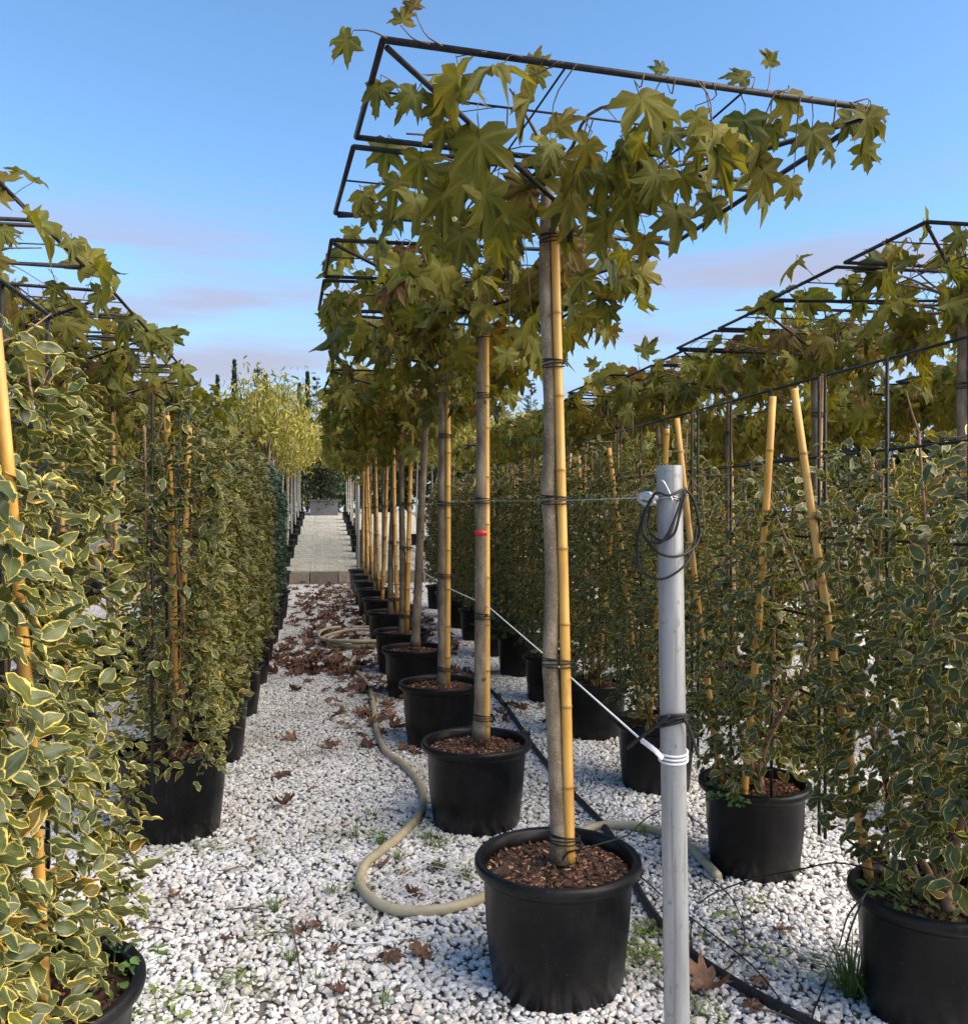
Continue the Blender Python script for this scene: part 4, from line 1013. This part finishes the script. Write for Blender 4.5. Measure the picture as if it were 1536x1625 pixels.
# green grass tufts
def grass(P, n, h, label, group, seed, spread=.05):
    r = np.random.default_rng(seed); b = MB()
    for k in range(n):
        a = r.uniform(0, 6.28); q = r.uniform(0, spread * .35); e = r.uniform(.25, 1) * spread * 1.6; hh = h * r.uniform(.5, 1)
        d = np.array([math.cos(a), math.sin(a), 0]); s = np.array([-d[1], d[0], 0]) * h * .022
        p = [d * q, d * (q + e * .35) + [0, 0, hh * .65], d * (q + e) + [0, 0, hh * r.uniform(.6, 1)]]
        V = [p[0] - s, p[0] + s, p[1] + s * .8, p[1] - s * .8, p[2]]
        b.add(V, [np.array([[0, 1, 2, 3]]), np.array([[3, 2, 4]])], np.array((.12, .20, .045)) * r.uniform(.7, 1.5))
    o = part('grass_tuft', b, 'sleaf', None); o.location = P; return tag(o, label, 'grass', group)
for k, (px, py, n, h) in enumerate([(590, 1300, 26, .08), (562, 1335, 30, .10), (435, 1450, 26, .09), (460, 1530, 18, .08), (470, 1215, 14, .07), (415, 1355, 16, .06), (525, 1425, 24, .08), (575, 1425, 34, .09), (740, 1400, 36, .10), (640, 1395, 26, .07), (610, 1600, 26, .07),
                                     (500, 1565, 16, .06), (550, 1550, 14, .05), (1020, 1330, 20, .10), (470, 1075, 12, .07), (690, 1345, 22, .06), (350, 1620, 20, .06), (650, 1320, 60, .07), (605, 1345, 60, .08), (680, 1335, 50, .07), (630, 1370, 50, .07), (700, 1385, 50, .08), (520, 1375, 14, .05), (1000, 1560, 20, .05), (1060, 1545, 16, .06), (1120, 1500, 18, .05), (330, 1460, 14, .05), (410, 1590, 18, .05), (612, 1005, 14, .12)]):
    own = {(575, 1425): 'grass tuft growing against the outside of the hose bend', (740, 1400): 'grass tuft beside the first pot inside the hose bend', (1020, 1330): 'green blades rising beside the hose behind the steel post',
           (612, 1005): 'grass growing by the pot beside the hose coil'}.get((px, py))
    if own: grass(on_ground(px, py), n, h, own, 'grass tufts in the gravel', k); continue
    grass(on_ground(px, py), n, h, 'small tuft of thin green grass growing up through the gravel', 'grass tufts in the gravel', k)
grass(on_ground(1350, 1580), 90, .17, 'large spiky grass clump beside the weedy right pot', None, 50, .13)
# leafy weeds: in pots and on the gravel
def weed(P, n, size, spread, h, label, seed, tint=(.10, .18, .05), group=None, name='weed'):
    r = np.random.default_rng(seed); b = MB()
    q = spread * np.sqrt(r.random(n)); a = r.random(n) * 6.283
    T = np.stack([q * np.cos(a), q * np.sin(a), h * r.random(n) * (1 - .6 * q / spread) + .01], 1)
    out = np.stack([np.cos(a), np.sin(a), np.full(n, .1)], 1)
    R3 = frames_from(out + r.normal(0, .5, (n, 3)) * [1, 1, .4], r.normal(0, .35, (n, 3)) + [0, 0, 1])
    ks = r.integers(0, 5, n)
    for v in range(5): s = ks == v; scatter(b, OVAL_LO[v], R3[s], T[s], r.uniform(.6, 1.2, s.sum()) * size, np.array(tint) * r.uniform(.7, 1.5, (s.sum(), 1)))
    for k in range(min(n // 5, 40)): tube(b, [(0, 0, 0), T[k] * .6, T[k]], [.002, .0015, .001], 4, np.array(tint))
    o = part(name, b, 'sleaf', None); o.location = P; return tag(o, label, 'weed', group)
weed((-.52, 2.36, .37), 60, .035, .12, .09, 'green leafy weed growing in the pot of the large left hedge', 1)
weed((1.76, 2.40, .345), 90, .038, .14, .10, 'green leafy weed growing in the front right pot', 2)
weed((1.95, 2.24, .345), 40, .04, .09, .08, 'bright green weed near the rim of the front right pot', 3, (.10, .18, .045))
weed((1.80, 4.66, .345), 70, .045, .18, .14, 'green weed filling the third pot of the right row', 4, (.05, .10, .04))
weed((1.84, 5.9, .345), 60, .05, .18, .16, 'low green weed in the fourth pot of the right row', 5, (.045, .09, .04))
weed((1.68, 8.1, .345), 240, .085, .26, .75, 'tall dark green leafy weed standing before the right hedge row', 6, (.035, .085, .03))
weed((1.66, 3.42, .345), 50, .04, .10, .10, 'green weed in the pot of the bushy hedge beside the post', 9)
for k, (px, py, n, s) in enumerate([(1195, 1440, 14, .03), (1165, 1467, 12, .035), (1010, 1530, 40, .018), (1000, 1500, 30, .018), (1110, 1610, 40, .02), (300, 1345, 12, .03), (340, 1350, 14, .03), (270, 1585, 22, .028), (250, 1610, 20, .028), (600, 1325, 46, .016), (660, 1310, 50, .016), (690, 1340, 50, .015), (1030, 1480, 90, .02), (1015, 1515, 90, .02), (430, 1480, 30, .018), (380, 1560, 30, .02), (1215, 1520, 22, .022), (520, 1330, 24, .016)]):
    weed(on_ground(px, py, .015), n, s, .06 + .02 * (k % 3), .02, 'low patch of pale green weed spreading between the white stones', 70 + k, (.19, .25, .06), 'flat weeds in the gravel')['kind'] = 'stuff'
# twigs
for k, (x0, y0, x1, y1) in enumerate([(358, 1444, 425, 1445), (225, 1473, 275, 1480), (450, 1480, 482, 1488), (355, 1383, 395, 1376), (462, 1460, 480, 1566), (488, 1254, 505, 1248), (1195, 1600, 1280, 1628), (640, 1290, 600, 1284)]):
    b = MB(); p0, p1 = on_ground(x0, y0, .024), on_ground(x1, y1, .024); m_ = (p0 + p1) / 2 + [0, .01, .004]
    tube(b, smooth_path([p0, m_, p1], 10), np.linspace(.004, .0022, 10), 5); tube(b, [m_, m_ + (p1 - p0) * .2 + [0, .03, .006]], [.0025, .0012], 4)
    tag(part('twig', b, 'twig', None), 'thin dark broken twig lying on the white gravel', 'twig', 'twigs on the gravel')

# ------------------------------------------------------------------ yellow-green standard trees on the terrace and beyond
def blob_leaves(r, n, rad, cz, clumps=26):
    c = r.normal(size=(clumps, 3)); c /= np.linalg.norm(c, axis=1, keepdims=True); c *= r.uniform(.35, 1.0, (clumps, 1)); c = c * np.array(rad)
    k = r.integers(0, clumps, n)
    return c[k] + r.normal(0, .26, (n, 3)) * np.array(rad) + [0, 0, cz], k
STD_ME = []
for s in range(3):
    r = np.random.default_rng(800 + s); b = MB(); n = 1900
    T, k = blob_leaves(r, n, (.74, .74, .56), 2.86)
    ax = r.normal(0, .6, (n, 3)) + [0, 0, -.5]; nr = r.normal(0, .6, (n, 3)) + [0, 0, .6]
    base = np.array([(.33, .29, .045), (.24, .235, .042), (.42, .34, .06), (.15, .17, .038)])
    ti = base[r.choice(4, n, p=[.35, .3, .2, .15])] * r.uniform(.8, 1.2, (n, 1))
    ks = r.integers(0, 3, n); R3 = frames_from(ax, nr); S = r.uniform(.07, .13, n)
    for v in range(3): q = ks == v; scatter(b, NARROW[v], R3[q], T[q], S[q], ti[q])
    fo = b.mesh('leaves', M['sleaf'])
    b = MB()
    for j in range(9):
        a = r.uniform(0, 6.28); tube(b, smooth_path([(0, 0, 2.2), (.2 * math.cos(a), .2 * math.sin(a), 2.6), (.5 * math.cos(a), .5 * math.sin(a), 3.0 + r.normal(0, .15))], 8), np.linspace(.012, .003, 8), 5)
    cr = b.mesh('crown', M['twig'])
    b = MB(); tube(b, smooth_path([(0, 0, .28), (.01, .01, 1.2), (r.normal(0, .02), 0, 2.5)], 14), np.linspace(.028, .018, 14), 8); tk = b.mesh('trunk', M['greypost'])
    STD_ME.append((tk, cr, fo))
def std_tree(label, group, X, Y, z, k, h=1.0):
    t = thing('standard_tree', label, 'tree', (X, Y, z), group); t.rotation_euler = (0, 0, k * 2.1); t.scale = (1, 1, h)
    p = add_pot(t, 'T', k); p.scale = (1, 1, 1 / h)
    tk, cr, fo = STD_ME[k % 3]
    link('trunk', tk, t); c = link('crown', cr, t); f = link('leaves', fo, c); f['kind'] = 'stuff'
    return t
gy = lambda y: zt(y) if y > KY + .2 else 0.0
for k in range(14):
    y = 14.3 + 1.5 * k
    if abs(y - KY) < .35: y += .6
    std_tree('%s yellow-green standard tree in the left row after the dark hedges' % ORD[k], 'yellow-green standards left of the terrace path', -.86 + .03 * math.sin(k * 3), y, gy(y), k, (1.10 if k < 3 else 1.0) + .04 * math.sin(k * 2.2))
for k in range(10):
    y = 20.0 + 1.5 * k
    std_tree('%s yellow-green standard tree beyond the kerb on the right of the path' % ORD[k], 'yellow-green standards right of the terrace path', .92 + .03 * math.sin(k * 2), y, gy(y), k + 1, .94)
n_ = 0
for X in (2.6, 4.4, 6.2):
    for k in range(6):
        y = 15.6 + 1.7 * k + X * .2
        if abs(y - KY) < .35: y += .5
        std_tree('%s yellow-green standard behind the right hedges, %s rank from the path' % (ORD[k], {2.6: 'nearest', 4.4: 'middle', 6.2: 'outer'}[X]), 'yellow-green standards behind the right hedges', X, y, gy(y), k + int(X), 1.05)
for X in (-2.6, -4.4):
    for k in range(5):
        y = 17.6 + 1.7 * k
        if abs(y - KY) < .35: y += .5
        std_tree('%s yellow-green standard behind the left hedges, %s rank' % (ORD[k], 'nearer' if X > -3 else 'farther'), 'yellow-green standards behind the left hedges', X, y, gy(y), k, 1.05)
b = MB(); pp = np.array([.72, 18.4, 0])
tube(b, [(0, 0, 0), (0, 0, 2.75)], .035, 14); o = part('steel_post', b, 'galv', None); o.location = pp
tag(o, 'distant galvanised steel tube post at the end of the plane row by the kerb', 'post')

# ------------------------------------------------------------------ end of the path: shrubs, planter, far trees
b = MB(); box(b, (-.55, -.3, 0), (.55, .3, .62)); box(b, (-.58, -.33, .56), (.58, .33, .63))
ye = 36.0
pl = part('planter_box', b, 'planter', None, smooth=False); pl.location = (.05, ye, zt(ye)); tag(pl, 'grey rectangular planter box at the far end of the path', 'planter')
def foliage_tree(name, label, cat, group, P, trunk_h, rad, cz, n, size, tints, seed, tm=None, clumps=30, tr=.12, hang=-.2):
    r = np.random.default_rng(seed)
    t = thing(name, label, cat, P, group)
    b = MB(); tube(b, smooth_path([(0, 0, 0), (r.normal(0, .1), r.normal(0, .1), trunk_h * .6), (0, 0, cz + rad[2] * .4)], 10), np.linspace(tr, tr * .35, 10), 8); part('trunk', b, 'twig', t)
    T, k = blob_leaves(r, n, rad, cz, clumps)
    ax = r.normal(0, .6, (n, 3)) + [0, 0, hang]; nr = r.normal(0, .6, (n, 3)) + [0, 0, .6]
    ti = np.array(tints)[r.integers(0, len(tints), n)] * r.uniform(.75, 1.25, (n, 1))
    tm = tm or OVAL_LO[:3]; ks = r.integers(0, 3, n); b = MB(); R3 = frames_from(ax, nr); S = r.uniform(.7, 1.3, n) * size
    for v in range(3): q = ks == v; scatter(b, tm[v], R3[q], T[q], S[q], ti[q])
    o = part('crown', b, 'sleaf', t); o['kind'] = 'stuff'; return t
DG = [(.030, .050, .020), (.045, .065, .028), (.022, .038, .018)]
foliage_tree('laurel_shrub', 'dark green broad shrub rising from the grey planter box', 'shrub', None, (.0, ye + .1, zt(ye) + .5), .5, (.95, .8, 1.1), 1.1, 2600, .13, DG, 1)
foliage_tree('laurel_shrub', 'dark shrub mass behind the right end of the path', 'shrub', None, (1.9, ye + 1.2, zt(ye)), .5, (.7, .9, 1.9), 1.9, 2600, .13, [(.012, .018, .010), (.02, .03, .014)], 2)
foliage_tree('laurel_shrub', 'dark shrub mass behind the left end of the path', 'shrub', None, (-1.6, ye + 1.5, zt(ye)), .5, (1.0, 1.0, 1.6), 1.7, 2600, .13, DG, 3)
def cypress(label, px, ytop, d, wpx, seed, tint=(.028, .045, .022)):
    r = np.random.default_rng(seed); P = at(px, CY, d); zb = zt(60); H = at(px, ytop, d)[2] - zb; w = wpx / FPX * d
    t = thing('cypress_tree', label, 'tree', (P[0], P[1], zb), 'cypresses on the skyline')
    b = MB(); tube(b, [(0, 0, 0), (0, 0, H * .6)], [.14, .05], 7); part('trunk', b, 'twig', t)
    n = 2200; u = r.random(n) ** .8; q = w * .5 * np.minimum(1, (1 - u) * 2.6 + .05) * np.minimum(1, u * 6 + .3) * np.sqrt(r.uniform(.3, 1, n)); a = r.random(n) * 6.283
    T = np.stack([q * np.cos(a), q * np.sin(a), H * (u * .97 + .01)], 1)
    R3 = frames_from(np.stack([np.cos(a) * .25, np.sin(a) * .25, np.ones(n)], 1) + r.normal(0, .12, (n, 3)), r.normal(size=(n, 3)))
    b = MB(); scatter(b, NARROW[0], R3, T, r.uniform(.5, 1.0, n) * .45, np.array(tint) * r.uniform(.6, 1.4, (n, 1))); o = part('crown', b, 'sleaf', t); o['kind'] = 'stuff'
cypress('tall slim dark cypress on the skyline above the left hedges', 372, 570, 75, 13, 1)
cypress('slim cypress on the skyline beside the plane frames over the path', 488, 590, 75, 13, 2)
cypress('short pointed cypress on the skyline left of the slim one', 475, 608, 78, 11, 3)
cypress('small stout cypress beside the sparse blue conifer', 421, 596, 76, 14, 4)
cypress('dark cypress tip beside the left plane foliage', 345, 596, 72, 12, 5)
def conifer(label, px, ytop, d, wpx, seed):
    r = np.random.default_rng(seed); P = at(px, CY, d); zb = zt(60); H = at(px, ytop, d)[2] - zb; w = wpx / FPX * d
    t = thing('conifer_tree', label, 'tree', (P[0], P[1], zb), 'sparse conifers on the skyline')
    b = MB(); tube(b, [(0, 0, 0), (0, 0, H)], [.16, .02], 7); part('trunk', b, 'twig', t)
    b = MB(); T, R3, S = [], [], []
    for k in range(120):
        u = r.uniform(.25, 1); L_ = w * .5 * (1 - u) * 1.25 + .12; a = r.uniform(0, 6.28); z = H * u
        e = np.array([math.cos(a) * L_, math.sin(a) * L_, z + L_ * .5]); tube(b, [(0, 0, z), e], [.02, .008], 4, np.array((.04, .055, .05)))
        for q in range(12):
            v = r.uniform(.2, 1); T.append(np.array([0, 0, z]) * (1 - v) + e * v); ax = e - [0, 0, z] + r.normal(0, .5, 3) * L_; R3.append(frames_from(ax[None], r.normal(size=(1, 3)))[0]); S.append(r.uniform(.15, .32))
    scatter(b, NARROW[1], np.array(R3), np.array(T), np.array(S), np.array((.045, .065, .06)) * r.uniform(.7, 1.3, (len(T), 1))); o = part('crown', b, 'sleaf', t); o['kind'] = 'stuff'
conifer('sparse blue-grey conifer on the skyline above the yellow crowns', 409, 583, 70, 52, 1)
conifer('sparse blue-grey conifer on the skyline beside the plane row', 502, 600, 72, 40, 2)
conifer('pale conifer tip on the skyline behind the post', 842, 604, 70, 60, 3)
conifer('bluish conifer on the skyline behind the third plane trunk', 800, 612, 74, 60, 4)
r = np.random.default_rng(77)
far_t = [[(.06, .075, .028), (.10, .11, .035)], [(.045, .065, .03), (.07, .09, .035)], [(.12, .115, .035), (.16, .15, .045)]]
for k in range(26):
    px = -80 + 68 * k; d = 50 + r.uniform(-6, 8)
    P = at(px, CY, d); h = r.uniform(4.6, 6.2)
    foliage_tree('broadleaf_tree', '%s broad tree in the belt along the horizon behind the nursery rows' % (ORD[k] if k < 18 else ['nineteenth', 'twentieth', 'twenty-first', 'twenty-second', 'twenty-third', 'twenty-fourth', 'twenty-fifth', 'twenty-sixth'][k - 18]), 'tree', 'tree belt along the horizon',
                 (P[0], P[1], min(zt(60), zt(P[1]))), 1.5, (1.9, 1.6, h * .42), h * .46, 850, .46, far_t[k % 3], 900 + k, tr=.15)
